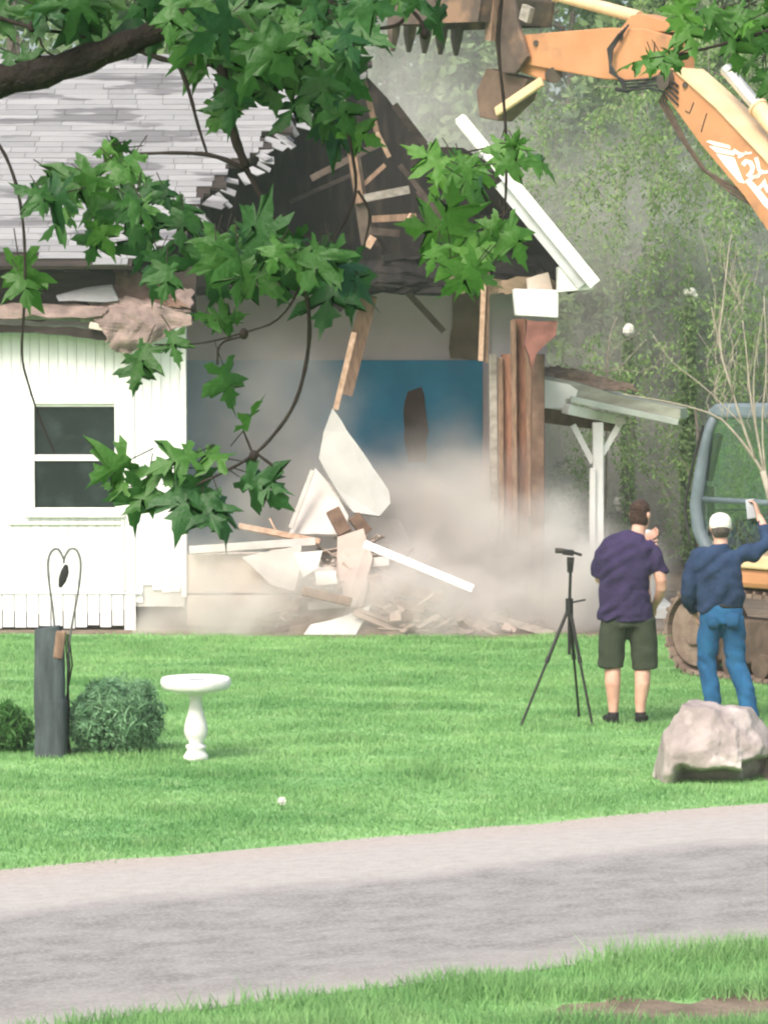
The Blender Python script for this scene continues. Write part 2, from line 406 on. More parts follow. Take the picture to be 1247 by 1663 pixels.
def blades(name, X0, X1, Y0, Y1, dens, hmin, hmax, wd, keep, seed):
    r = np.random.default_rng(seed); n = int((X1 - X0) * (Y1 - Y0) * dens)
    x = r.uniform(X0, X1, n); y = r.uniform(Y0, Y1, n)
    k = keep(x, y, r); x = x[k]; y = y[k]; n = len(x)
    cl = np.array([mnoise.noise(Vector((a * 1.4, b * 2.2, 0))) for a, b in zip(x, y)]) * .5 + .5
    h = r.uniform(hmin, hmax, n) * (.35 + 1.9 * cl ** 2.2); a = r.uniform(0, 2 * np.pi, n); ln = r.normal(0, .45, (n, 2)) * h[:, None]
    V = np.zeros((n, 3, 3)); dx = np.cos(a) * wd / 2; dy = np.sin(a) * wd / 2
    V[:, 0] = np.stack([x - dx, y - dy, np.full(n, -.004)], 1); V[:, 1] = np.stack([x + dx, y + dy, np.full(n, -.004)], 1)
    V[:, 2] = np.stack([x + ln[:, 0], y + ln[:, 1], h], 1)
    o = np_mesh(name, V.reshape(-1, 3), 3, M['grass_blade']); tag(o, kind='stuff'); return o
def sd_road(x, y): return (x - fa.x) * rn.x + (y - fa.y) * rn.y
frm = lambda x, y: np.abs(x) < y * .132 + 1.2
blades('lawn_grass', -5.7, 5.7, 15.5, 33.2, 2600, .018, .050, .012,
       lambda x, y, r: frm(x, y) & (sd_road(x, y) < r.normal(-.03, .05, len(x))) & (y < 32.75 + r.normal(0, .14, len(x))), 1)
blades('verge_grass', -2.5, 3, 10.2, 16.5, 5200, .05, .11, .009,
       lambda x, y, r: frm(x, y) & (sd_road(x, y) > road_w + r.normal(.04, .06, len(x))) &
       (np.hypot((x - 1.35) / .85, (y - 14.1) / .26) > r.uniform(.6, 1.3, len(x))), 2)
tag(bpy.data.objects['lawn_grass'], 'short bright green lawn between the road and the house', 'grass')
tag(bpy.data.objects['verge_grass'], 'longer green grass on the near verge below the road', 'grass')

# ------------------------------------------------------------------ house
YW = 33.5
house = root('half_demolished_house', (-2.09, YW, 0), 'white house with its gable end torn open, showing a blue room inside', 'house')
def Wx(px, Y): return (px - CX) / F * Y * 1.0017
xw1 = W(300, 800, YW).x; ztop = W(0, 528, YW).z
wx0, wx1 = W(50, 700, YW).x, W(194, 700, YW).x; wz0, wz1 = W(0, 832, YW).z, W(0, 652, YW).z
mb = MB(); gb = MB(); x = -9.0; r = random.Random(5)
while x < xw1 - .01:
    b = min(x + .098, xw1); zb = .20 + r.uniform(-.03, .02); d = .018 + r.uniform(0, .004)
    if x > -2.72: zb = .30 + r.uniform(-.05, .06) + (.12 if x > -2.55 else 0)
    segs = [(zb, ztop)] if (b < wx0 + .01 or x > wx1 - .01) else [(zb, wz0), (wz1, ztop)]
    for z0, z1 in segs: mb.bb(x, b - .0045, YW - d, YW, z0, z1)
    x += .098
for z0, z1, a, b in ((.2, ztop, -9, wx0), (.25, ztop, wx1, xw1), (.2, wz0, wx0, wx1), (wz1, ztop, wx0, wx1)):
    gb.bb(a, b, YW + .002, YW + .09, z0, z1)
fw = mb.build('front_wall', M['white_siding'], house); gb.build('sheathing', M['groove'], fw)
# skirting boards at the foot of the wall, with a rail over them
mb = MB(); x = -9.0
while x < W(212, 0, YW).x:
    mb.bb(x, x + .115, YW - .045, YW - .022,   .03 + r.uniform(-.03, .03), .385 + r.uniform(-.01, .01)); x += .128
mb.bb(-9, W(228, 0, YW).x, YW - .055, YW - .024, .385, .41); mb.build('skirting', M['white_siding'], house)
tr = MB(); cxn = W(209, 0, YW).x
tr.bb(cxn - .05, cxn + .05, YW - .042, YW - .023, .42, ztop - .12).bb(xw1 - .03, xw1 + .02, YW - .03, YW + .1, .35, ztop)
tr.build('corner_trim', M['white_trim'], house, bevel=.006)
win = MB(); t = .075
win.bb(wx0 - .02, wx1 + .02, YW - .05, YW + .02, wz1 - t + .05, wz1 + .04).bb(wx0 - .02, wx0 + t - .03, YW - .045, YW + .02, wz0, wz1 - t + .05)
win.bb(wx1 - t + .03, wx1 + .02, YW - .045, YW + .02, wz0, wz1 - t + .05).bb(wx0 - .06, wx1 + .06, YW - .08, YW + .02, wz0 - .05, wz0)
wf = win.build('window', M['white_trim'], house, bevel=.006)
zm = W(0, 743, YW).z; ix0, ix1 = wx0 + t - .03, wx1 - t + .03
for ya, yb, za, zb in ((.032, .01, zm - .035, zm + .03), (.03, .01, wz0, wz0 + .05), (.02, .02, wz1 - t + .02, wz1 - t + .05)): MB().bb(ix0, ix1, YW - ya, YW + yb, za, zb).build('sash_rail', M['white_trim'], wf, bevel=.004)
MB().bb(ix0, ix1, YW + .012, YW + .02, zm + .03, wz1 - t + .02).build('pane', M['glass_dark'], wf)
MB().bb(ix0, ix1, YW - .004, YW + .006, wz0 + .05, zm - .035).build('pane', M['glass_dark'], wf)
ap = MB(); z1 = W(0, 847, YW).z; a0, a1 = W(10, 0, YW).x, W(200, 0, YW).x
ap.bb(a0, a1, YW - .05, YW - .024, z1 - .03, z1).bb(a1 - .035, a1, YW - .048, YW - .024, .42, z1 - .03).bb(wx1 + .02, wx1 + .16, YW - .04, YW - .024, z1, ztop - .1)
ap.build('panel_frame', M['white_trim'], house, bevel=.004)
# main roof
E0 = Vector((0, 33.0, 3.80)); E1 = Vector((0, 37.6, 6.36)); sv = (E1 - E0); SL = sv.length; sv.normalize(); nv = Vector((0, -sv.z, sv.y))
edge = [(90, 592), (120, 600), (150, 520), (200, 462), (250, 420), (300, 350), (325, 328), (360, 310), (400, 285), (425, 225), (445, 200), (470, 190)]
def xedge(p):
    py = topx(p)[1]
    for (a, xa), (b, xb) in zip(edge, edge[1:]):
        if py <= b: return W(xa + (xb - xa) * max(0, (py - a)) / (b - a), py, p.y).x
    return W(190, py, p.y).x
sh = MB(); dk = MB(); r = random.Random(11); i = 0; s = 0
while s < SL - .02:
    p = E0 + sv * s; xe = xedge(p) + r.uniform(-.12, .08); x = -8 - r.uniform(0, .3)
    while x < xe - .04:
        L = r.choice((.3, .3, .6, .9)) + r.uniform(-.03, .03); x2 = min(x + L, xe); th = .006 + r.uniform(0, .006)
        q = p + nv * (.03 + r.uniform(0, .003)); k = sv * .15
        a = Vector((x, q.y, q.z)); b = Vector((x2 - .006, q.y, q.z))
        if not (s < .35 and x < -2.9 and r.random() < .25):
            sh.add([a, b, b + k, a + k, a + nv * th, b + nv * th, b + k + nv * .003, a + k + nv * .003], [(0, 3, 2, 1), (4, 5, 6, 7), (0, 1, 5, 4), (1, 2, 6, 5), (2, 3, 7, 6), (3, 0, 4, 7)])
        x = x2
    xd = xe + r.uniform(-.05, .18)
    c = E0 + sv * (s + .07); dk.box(((-8 + xd) / 2, c.y, c.z), (xd + 8, .136, .04), Matrix(((1, 0, 0), (0, sv.y, nv.y), (0, sv.z, nv.z))))
    s += .14
rf = sh.build('roof', M['shingle'], house); dk.build('roof_deck', M['deck'], rf)
B1 = Vector((0, 42.2, 3.8)); bk = MB(); c = (E1 + B1) / 2; dv = (B1 - E1).normalized()
bk.box((-4.18, c.y, c.z - .05), (7.64, (B1 - E1).length, .06), Matrix(((1, 0, 0), (0, dv.y, -dv.z), (0, dv.z, dv.y))))
bk.build('rear_roof', M['deck'], house)
MB().bb(-8, 2.0, 41.9, 42.0, 0, 3.7).build('rear_wall', M['groove'], house)
# torn lean-to roof over the white wall
ld = MB(); zt = ztop
ld.beam(W(-250, 500, 33.3), W(150, 512, 33.3), .13, .1).beam(W(130, 516, 33.28), W(312, 518, 33.3), .1, .1)
eb = ld.build('eave_beam', M['moss_wood'], house, bevel=.01)
MB().prism(ragged([W(-200, 520, 33.2), W(120, 531, 33.2), W(190, 540, 33.2), W(190, 556, 33.2), W(60, 540, 33.2), W(-200, 542, 33.2)], .01, .1, 1), (0, .2, 0)).build('eave_shade_strip', M['deck'], house)  # solid dark strip standing in for shade under the eave beam
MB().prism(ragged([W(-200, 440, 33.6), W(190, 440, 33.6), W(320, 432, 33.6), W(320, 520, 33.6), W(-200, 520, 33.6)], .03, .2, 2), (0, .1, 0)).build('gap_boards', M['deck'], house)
MB().beam(W(146, 528, 33.16), W(172, 533, 33.16), .07, .08).build('rafter_tail', M['foundation'], house, bevel=.01)
MB().prism(ragged([W(92, 482, 33.25), W(140, 470, 33.3), W(182, 465, 33.3), W(193, 488, 33.25), W(150, 490, 33.2), W(96, 489, 33.2)], .012, .12, 3), (0, .03, .02)).build('loose_shingles', M['shingle'], house)
def crumple(name, px, Y, m, parent, dep=.12, amp=.06, seed=0):
    """torn sheet with folds: a grid over an outline given as left/right edges"""
    r = random.Random(seed); rows = []; n = 14
    for (py, xa, xb, dy) in px:
        rows.append([W(xa + (xb - xa) * j / n, py, Y) + Vector((0, dy, 0)) for j in range(n + 1)])
    full = []
    for a, b in zip(rows, rows[1:]):
        for k in range(4):
            f = k / 4; full.append([p.lerp(q, f) for p, q in zip(a, b)])
    full.append(rows[-1]); mb = MB(); idx = {}
    for i, rw in enumerate(full):
        for j, p in enumerate(rw):
            q = p * 3.1 + Vector((seed * 7, 0, 0)); d = mnoise.noise(q) * amp + mnoise.noise(q * 2.7) * amp * .6
            e = .05 if (j in (0, n) or i in (0, len(full) - 1)) else .01
            p = p + Vector((r.uniform(-e, e) * .6, -d, r.uniform(-e, e) * .5)); mb.v.append(p)
    c = n + 1
    for i in range(len(full) - 1):
        for j in range(n): mb.f.append((i * c + j, i * c + j + 1, (i + 1) * c + j + 1, (i + 1) * c + j))
    o = mb.build(name, m, parent, smooth=False); so_ = o.modifiers.new('thick', 'SOLIDIFY'); so_.thickness = .015; return o
crumple('torn_felt', [(492, -220, 120, .1), (502, -220, 175, .02), (514, -220, 170, -.05)], 33.15, M['paper'], house, seed=1)
crumple('torn_felt', [(484, 140, 215, .1), (505, 150, 305, 0), (525, 160, 312, -.06), (545, 172, 270, -.1), (560, 180, 235, -.1), (572, 188, 210, -.1)], 33.2, M['paper'], house, amp=.12, seed=2)
crumple('torn_felt', [(432, 185, 305, .3), (460, 185, 312, .15), (490, 190, 312, .05), (508, 195, 308, 0)], 33.45, M['paper'], house, amp=.1, seed=3)
crumple('torn_felt', [(440, 180, 240, .2), (465, 188, 262, .1), (485, 190, 290, .05), (500, 200, 310, 0)], 33.4, M['lath'], house, amp=.1, seed=5)
# attic behind the torn gable: near-black wall, shade put into its colour
YA = 37.3
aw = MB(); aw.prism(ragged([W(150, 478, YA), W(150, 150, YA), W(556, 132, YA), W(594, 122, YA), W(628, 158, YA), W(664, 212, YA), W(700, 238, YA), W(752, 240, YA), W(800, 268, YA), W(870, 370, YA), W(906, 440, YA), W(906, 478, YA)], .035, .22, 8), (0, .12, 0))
aw.build('attic_shade_wall', M['attic'], house)
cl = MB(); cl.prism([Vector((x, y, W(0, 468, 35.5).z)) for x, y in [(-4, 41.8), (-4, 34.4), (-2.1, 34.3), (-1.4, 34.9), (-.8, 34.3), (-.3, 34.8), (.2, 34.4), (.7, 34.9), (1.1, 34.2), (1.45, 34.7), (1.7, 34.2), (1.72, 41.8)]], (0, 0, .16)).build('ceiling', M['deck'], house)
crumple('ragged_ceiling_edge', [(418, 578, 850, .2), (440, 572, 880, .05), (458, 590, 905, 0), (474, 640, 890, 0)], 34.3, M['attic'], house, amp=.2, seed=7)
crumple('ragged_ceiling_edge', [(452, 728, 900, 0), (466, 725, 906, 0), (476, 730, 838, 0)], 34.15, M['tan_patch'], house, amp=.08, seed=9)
# what is left of the right-hand slope, its barge board and soffit
F1, F2 = W(962, 466, 33.0), W(795, 285, 33.0); dY = Vector((0, 4.4, 0)); th = Vector((.05, 0, .06))
MB().prism([F1, F2, F2 + Vector((-.12, 1.5, .1)), F2 + dY + Vector((-.3, 0, .25)), F1 + dY], th).build('side_roof', M['deck'], house)
bd = MB(); bd.beam(W(747, 193, 32.85), W(966, 462, 32.85), .13, .045)
bd.beam(W(745, 190, 32.84), W(800, 262, 32.84), .10, .05)
bb_ = bd.build('barge_board', M['white_trim'], house, bevel=.006)
MB().beam(W(812, 296, 32.92), W(948, 462, 32.92), .15, .03).build('barge_strip', mat('grey_trim', (.56, .58, .6), scale=4), house)
MB().prism([W(907, 432, 32.95), W(930, 436, 32.95), W(966, 462, 32.95), W(962, 470, 32.95), W(907, 474, 32.95)], (0, .5, 0)).build('soffit', M['white_trim'], house, bevel=.006)
# cornice return and broken corner
MB().prism([W(834, 469, 33.3), W(907, 471, 33.3), W(906, 516, 33.3), W(838, 512, 33.3)], (0, .45, 0)).build('cornice_box', M['white_trim'], house, bevel=.01)
MB().prism(ragged([W(856, 520, 33.35), W(905, 521, 33.35), W(902, 545, 33.35), W(870, 575, 33.35), W(864, 600, 33.35), W(852, 560, 33.35)], .012, .1, 4), (0, .4, 0)).build('broken_block', mat('red_block', (.25, .11, .09), (.14, .06, .05), scale=7), house)
MB().prism(ragged([W(856, 452, 33.4), W(890, 442, 33.4), W(897, 471, 33.4), W(858, 470, 33.4)], .012, .08, 6), (0, .3, 0)).build('torn_board', M['foundation'], house)
# rooms
YB = 37.4; zb_ = W(0, 585, YB).z
bw = MB(); bw.bb(-4, 1.9, YB, YB + .1, .4, W(0, 440, YB).z).build('interior_wall', M['plaster'], house)
MB().bb(W(306, 0, YB).x - .6, W(784, 0, YB).x, YB - .025, YB - .003, .5, zb_).build('blue_wall', M['blue_wall'], house)
MB().prism(ragged([W(734, 474, YB), W(783, 474, YB), W(782, 585, YB), W(731, 582, YB)], .02, .12, 5), (0, -.02, 0)).build('bare_patch', M['tan_patch'], house)
MB().prism(ragged([W(662, 636, YB), W(684, 628, YB), W(690, 660, YB), W(696, 700, YB), W(692, 752, YB), W(664, 752, YB), W(656, 712, YB), W(655, 670, YB)], .02, .1, 6), (0, -.045, 0)).build('bare_patch', mat('wall_hole', (.10, .055, .04), (.06, .035, .025), scale=9), house)
MB().bb(-4, 1.5, 34.7, YB, .38, .5).build('floor_boards', M['old_wood'], house)
# side wall seen end on
MB().prism([W(866, 575, 34.1), W(884, 575, 34.1), W(884, 900, 34.1), W(866, 900, 34.1)], (0, 7.6, 0)).build('side_wall', M['lath'], house)
MB().bb(W(860, 0, 34.1).x + .03, W(884, 0, 34.1).x, 34.0, 41.8, .1, W(0, 575, 34.1).z).build('side_siding', M['lath'], house)
MB().prism([W(797, 478, 35.5), W(838, 470, 35.5), W(836, 580, 35.5), W(800, 588, 35.5)], (0, .05, 0)).build('plaster_panel', mat('lilac_plaster', (.50, .46, .50), (.42, .38, .42), scale=2), house)
for a, b, wpx, m in (((843, 518), (848, 905), 22, 'red_wood'), ((821, 575), (827, 900), 15, 'red_wood'), ((800, 575), (803, 905), 13, 'grey_wood'), ((812, 580), (815, 905), 8, 'old_wood'), ((833, 520), (836, 900), 9, 'old_wood'), ((858, 520), (862, 840), 12, 'old_wood')):
    MB().beam(W(*a, 34.2 + wpx * .01), W(*b, 34.2 + wpx * .01), wpx / 153, .09).build('wall_stud', M[m], house, bevel=.006)
# broken framing left hanging in the attic
hang = [((575, 255), (597, 400), 20, 'attic_wood', 34.6), ((596, 402), (606, 385), 12, 'fresh_wood', 34.5), ((592, 322), (664, 308), 13, 'grey_wood', 34.5), ((604, 356), (676, 352), 11, 'old_wood', 34.5), ((664, 350), (677, 360), 9, 'fresh_wood', 34.45),
        ((612, 215), (632, 255), 7, 'fresh_wood', 34.8), ((588, 120), (612, 215), 9, 'old_wood', 35.0), ((560, 130), (548, 260), 8, 'grey_wood', 35.2), ((570, 240), (585, 330), 14, 'old_wood', 34.55), ((590, 300), (625, 268), 7, 'old_wood', 34.6),
        ((786, 440), (780, 586), 8, 'fresh_wood', 34.0), ((792, 400), (789, 588), 7, 'old_wood', 34.05), ((640, 170), (690, 235), 12, 'deck', 35.5), ((600, 480), (560, 640), 26, 'old_wood', 35.2), ((575, 540), (545, 665), 9, 'fresh_wood', 34.7), ((730, 400), (800, 440), 10, 'deck', 34.5), ((620, 420), (700, 405), 12, 'attic', 34.4)]
rh = random.Random(44)
for k in range(12):
    a = (rh.uniform(450, 800), rh.uniform(250, 430)); an = rh.uniform(-.5, 1.3); l_ = rh.uniform(50, 150)
    if a[1] < 150 + abs(a[0] - 600) * .75: continue
    hang.append((a, (a[0] + l_ * math.cos(an), a[1] + l_ * math.sin(an)), rh.uniform(6, 13), rh.choice(('deck', 'deck', 'attic_wood')), rh.uniform(35.2, 36.6)))
for a, b, wpx, m, Y in hang:
    MB().beam(W(*a, Y), W(*b, Y + random.uniform(0, .15)), wpx / F * Y, wpx / F * Y * .6).build('broken_timber', M[m], house)
MB().prism(ragged([W(554, 96, 34.6), W(596, 118, 34.6), W(592, 132, 34.6), W(560, 122, 34.6)], .012, .1, 7), (0, .4, .02)).build('loose_shingles', M['shingle'], house)
# torn shingle fringe
r = random.Random(21); fr = MB()
for k in range(26):
    py = 140 + k * 8.2; xa = np.interp(py, [e[0] for e in edge], [e[1] for e in edge]) + r.uniform(-14, 18)
    s = max(0, min(SL, (W(0, py, 35.3 - (py - 230) * .012).z - E0.z) / sv.z)); p = E0 + sv * s; p.x = W(xa, py, p.y).x
    ax = Vector((r.uniform(.3, 1), r.uniform(-.5, .2), r.uniform(-.7, -.1))).normalized()
    fr.beam(p, p + ax * r.uniform(.1, .26), r.uniform(.06, .16), .012, (0, -.5, .8))
fr.build('torn_shingles', M['shingle'], house)
# low wall at the foot of the torn gable
fo = MB(); xa, xb = xw1 + .02, W(490, 0, 33.55).x
fo.bb(xa, xb, 33.5, 33.9, .04, W(0, 967, 33.5).z).bb(xa, xb - .01, 33.52, 33.88, W(0, 964, 33.5).z, W(0, 900, 33.5).z)
fo.build('foundation_wall', M['foundation'], house, bevel=.012)
# porch on the right
P = MB(); Yp = 34.6
MB().prism([W(862, 612, Yp), W(924, 624, Yp), W(938, 634, Yp), W(934, 646, Yp), W(918, 648, Yp), W(918, 664, Yp), W(862, 662, Yp)], (0, .06, 0)).build('porch_fascia', M['white_trim'], house, bevel=.006)
pr = MB(); pr.prism(ragged([W(868, 608, 34.8), W(930, 620, 34.8), W(1010, 644, 34.8), W(1104, 664, 34.8), W(1104, 680, 34.8), W(1010, 676, 34.8), W(930, 648, 34.8), W(868, 636, 34.8)], .008, .2, 3), (.25, 1.8, -.02)).build('porch_roof', M['moss_wood'], house)
MB().beam(W(925, 648, Yp), W(1100, 686, 34.8), .07, .07).build('porch_gutter', mat('gutter', (.50, .55, .50), scale=4), house, bevel=.01)
MB().beam(W(918, 664, Yp - .02), W(1006, 682, 35.4), .11, .1).build('porch_beam', M['white_trim'], house, bevel=.01)
MB().beam(W(862, 672, Yp + .2), W(1000, 690, 35.6), .16, .1).build('porch_joist', M['lath'], house)
MB().beam(W(970, 686, 34.9), W(971, 1005, 34.9), .12, .12).build('porch_post', M['white_trim'], house, bevel=.012)
MB().beam(W(962, 760, 34.8), W(960, 1000, 34.8), .07, .05).build('post_casing', M['white_trim'], house, bevel=.01)
MB().beam(W(930, 690, 34.9), W(962, 752, 34.9), .065, .06).build('porch_brace', M['white_trim'], house)
MB().beam(W(1008, 684, 35.0), W(977, 738, 34.95), .065, .06).build('porch_brace', M['white_trim'], house)
MB().beam(W(1004, 676, 34.85), W(1010, 690, 34.85), .1, .08).build('rafter_tail', M['moss_wood'], house)
crumple('leaf_litter', [(598, 866, 905, .5), (608, 872, 960, .3), (622, 900, 1010, .2), (634, 945, 1040, .1)], 35.0, M['leaf_litter'], house, amp=.1, seed=12)
MB().bb(W(884, 0, 36).x, 3.2, 34.7, 41.5, .02, .12).build('porch_floor', M['groove'], house)

# ------------------------------------------------------------------ debris, each piece a thing of its own
def debris_poly(name, label, cat, pts, m, thick=.03, group='pieces of the torn-down wall', rag=.008):
    P = [W(a, b, Y) for a, b, Y in pts]; c = sum(P, Vector()) / len(P)
    n = (P[1] - P[0]).cross(P[2] - P[0]).normalized()
    if n.y > 0: n = -n
    o = MB().prism([p - c for p in (ragged(P, rag, .15, len(label)) if rag else P)], -n * thick).build(name, m); o.location = c
    return tag(o, label, cat, group)
def debris_beam(name, label, cat, a, b, wd, dp, m, group='broken boards in the debris heap', up=(0, -1, .3)):
    p, q = W(*a), W(*b); c = (p + q) / 2
    o = MB().beam(p - c, q - c, wd, dp, up).build(name, m, bevel=.004); o.location = c
    return tag(o, label, cat, group)
pw = M['panel_white']
debris_poly('wall_panel', 'tall white triangular wall panel standing on its broken edge in the debris', 'wall panel', [(540, 663, 34.3), (632, 798, 34.0), (634, 818, 33.95), (616, 838, 33.9), (574, 832, 33.95), (556, 812, 34.05), (518, 744, 34.25), (526, 700, 34.3)], mat('bright_panel', (.40, .40, .39), (.33, .33, .32), scale=3), .04)
debris_poly('wall_panel', 'dusty grey panel leaning under the white triangular panel', 'wall panel', [(512, 760, 34.4), (545, 795, 34.3), (566, 838, 34.1), (560, 868, 34.0), (470, 866, 34.1)], mat('dusty_panel', (.55, .52, .5), (.45, .42, .4), scale=3))
debris_poly('wall_panel', 'pale green-white board lying at the edge of the lawn', 'wall panel', [(482, 1046, 32.85), (505, 1014, 33.0), (560, 1000, 33.05), (603, 982, 33.15), (583, 1020, 32.95), (574, 1038, 32.85)], mat('green_white', (.62, .65, .62), (.54, .57, .54), scale=3))
debris_poly('wall_panel', 'white siding sheet lying on the low wall left of the heap', 'wall panel', [(392, 905, 33.35), (490, 884, 33.35), (486, 930, 33.3), (478, 960, 33.3), (440, 950, 33.3)], pw)
debris_poly('wall_panel', 'small bright torn siding piece beside the low wall corner', 'wall panel', [(478, 898, 33.2), (524, 894, 33.2), (516, 922, 33.2), (492, 938, 33.2), (484, 916, 33.2)], mat('bright_piece', (.68, .67, .65), scale=4))
debris_poly('wall_panel', 'little white block fallen on the brown plank', 'wall panel', [(512, 930, 33.1), (545, 928, 33.1), (548, 948, 33.1), (514, 950, 33.1)], mat('bright_piece_b', (.68, .66, .63), scale=4), .1)
debris_poly('wall_panel', 'dust-veiled pale sheet standing right of the heap', 'wall panel', [(652, 972, 33.6), (702, 968, 33.6), (700, 1004, 33.5), (676, 1022, 33.5), (660, 1010, 33.5)], mat('veiled_sheet', (.6, .58, .56), scale=3))
debris_poly('wall_panel', 'large faint panel leaning deep inside the dust', 'wall panel', [(600, 838, 34.9), (650, 845, 34.8), (672, 895, 34.6), (606, 892, 34.6)], mat('faint_panel', (.62, .59, .56), scale=3))
debris_poly('roof_sheet', 'tilted brown sheet propped up in the middle of the heap', 'sheet', [(548, 872, 33.7), (590, 858, 33.7), (605, 905, 33.5), (588, 985, 33.2), (560, 990, 33.1), (546, 930, 33.5)], mat('brown_sheet', (.42, .35, .31), (.34, .27, .24), scale=3))
debris_beam('white_board', 'long white trim board sloping down to the right out of the dust', 'board', (592, 884, 33.6), (768, 957, 33.2), .085, .05, M['white_trim'])
debris_beam('white_board', 'long pale board lying level on the low wall', 'board', (308, 894, 33.4), (512, 880, 33.5), .085, .06, M['panel_white'])
debris_beam('broken_board', 'tan board above the level pale board, pointing to the panel', 'board', (388, 854, 33.8), (520, 880, 33.7), .06, .05, M['fresh_wood'])
debris_beam('white_board', 'thin pale strip leaning against the triangular panel', 'board', (508, 764, 34.1), (472, 858, 34.0), .05, .03, M['panel_white'])
debris_beam('broken_board', 'brown plank at the corner of the low wall', 'board', (492, 960, 33.1), (570, 978, 33.0), .09, .06, M['old_wood'])
debris_beam('broken_board', 'dark stub of timber below the triangular panel', 'board', (540, 828, 33.85), (560, 866, 33.8), .15, .1, M['lath'])
debris_beam('broken_board', 'second dark timber stub right of the first', 'board', (574, 838, 33.8), (596, 866, 33.8), .13, .1, M['lath'])
debris_beam('broken_board', 'grey board lying across the foot of the dust cloud', 'board', (790, 1000, 33.3), (900, 1032, 32.9), .08, .04, M['grey_wood'])
debris_beam('broken_board', 'splintered lath sticking up over the heap', 'board', (438, 842, 33.9), (452, 870, 33.8), .02, .02, M['fresh_wood'])
debris_beam('broken_board', 'dark board poking out under the green-white board', 'board', (440, 1030, 33.2), (500, 1005, 33.25), .07, .05, M['lath'])
debris_beam('broken_board', 'brown board standing at the middle of the heap', 'board', (606, 935, 33.4), (628, 1034, 33.0), .12, .04, M['old_wood'])
debris_beam('broken_board', 'slanting brown rafter in the right of the heap', 'board', (600, 940, 33.5), (720, 975, 33.3), .12, .05, M['old_wood'])
debris_beam('broken_board', 'short splinter lying on the grass in front of the heap', 'board', (632, 1032, 32.75), (650, 1042, 32.7), .03, .02, M['fresh_wood'])
rj = random.Random(61)
for k in range(22):
    px = rj.gauss(590, 70); py = rj.uniform(880, 1010); Y = 33.9 - (py - 880) / 130 * .8; an = rj.choice((rj.uniform(-.5, .7), rj.uniform(1.2, 2.4))); l_ = rj.uniform(40, 120)
    o = debris_beam('broken_board', 'dusty splintered board jumbled in the middle of the debris heap', 'board', (px, py, Y), (px + l_ * math.cos(an), min(1030, py + l_ * math.sin(an) * .7), Y + rj.uniform(-.3, .3)), rj.uniform(.05, .13), .03, M[rj.choice(('old_wood', 'lath', 'panel_white', 'foundation', 'grey_wood'))], 'jumbled boards in the debris heap')
# rubble: uncountable broken plaster and splinters
r = random.Random(31); rb = MB()
for k in range(900):
    t = r.random(); px = r.gauss(620, 95); Y = r.uniform(33.0 if px > 618 else 33.4, 34.6); hgt = max(0, .95 - abs(px - 580) / 190) * (.3 + .7 * min(1, (Y - 33) / .8))
    p = W(px, 900, Y); z = r.uniform(0, max(.06, hgt)); sz = r.uniform(.03, .13)
    rot = Matrix.Rotation(r.uniform(0, 6.3), 3, 'Z') @ Matrix.Rotation(r.uniform(-.7, .7), 3, 'Y') @ Matrix.Rotation(r.uniform(-.8, .8), 3, 'X')
    if r.random() < .45: d = (r.uniform(.15, .7), r.uniform(.03, .09), .014)
    else: d = (sz * 1.4, sz * 1.0, sz * r.uniform(.15, .6))
    rb.box((p.x, Y, z + .03), d, rot)
tag(rb.build('rubble', mat('rubble', (.46, .39, .34), (.30, .24, .20), island=.9, scale=4)), 'heap of broken plaster and splintered wood under the torn gable', 'rubble', kind='stuff')
# the heap's own core, so the pieces rest on something
hp = MB(); n = 36
for i in range(n + 1):
    for j in range(n + 1):
        x = W(470, 0, 33.6).x + (W(780, 0, 33.6).x - W(470, 0, 33.6).x) * i / n; y = 32.95 + 2.4 * j / n
        px = topx(Vector((x, y, .5)))[0]
        z = .8 * math.exp(-((px - 575) / 90) ** 2) * min(1, max(0, (y - 32.95) / .9)) * min(1, max(0, (35.4 - y) / .5)); z += .12 * mnoise.noise(Vector((x * 4, y * 4, 3))) * min(1, z * 4)
        hp.v.append(Vector((x, y, z + .004)))
for i in range(n):
    for j in range(n): hp.f.append((i * (n + 1) + j, (i + 1) * (n + 1) + j, (i + 1) * (n + 1) + j + 1, i * (n + 1) + j + 1))
tag(hp.build('debris_mound', M['dirt'], smooth=True), 'low mound of dirt and plaster dust under the rubble', 'rubble', kind='stuff')

# ------------------------------------------------------------------ excavator
HD = Vector((-.6, .8, 0)); LF = Vector((-.8, -.6, 0)); EL = Vector((4.58, 28.3, 0))
ex = root('excavator', EL, 'orange tracked excavator reaching over the house, grey-blue cab', 'excavator', rz=math.atan2(.8, -.6))
def xl(px, py, ly):
    """photo point on the excavator's plane y = ly, in its own coordinates"""
    p = hit(px, py, EL + LF * ly, LF); d = p - EL; return Vector((d.dot(HD), ly, d.z))
def ribbon(cl, wd):
    up, dn = [], []
    for i, p in enumerate(cl):
        a = Vector(cl[max(0, i - 1)]); b = Vector(cl[min(len(cl) - 1, i + 1)]); t = (b - a).normalized(); n = Vector((-t[1], t[0]))
        up.append(Vector(p) + n * wd[i] / 2); dn.append(Vector(p) - n * wd[i] / 2)
    return up + dn[::-1]
def side(mb, pts2, y0, y1): return mb.prism([(p[0], y0, p[1]) for p in pts2], (0, y1 - y0, 0))
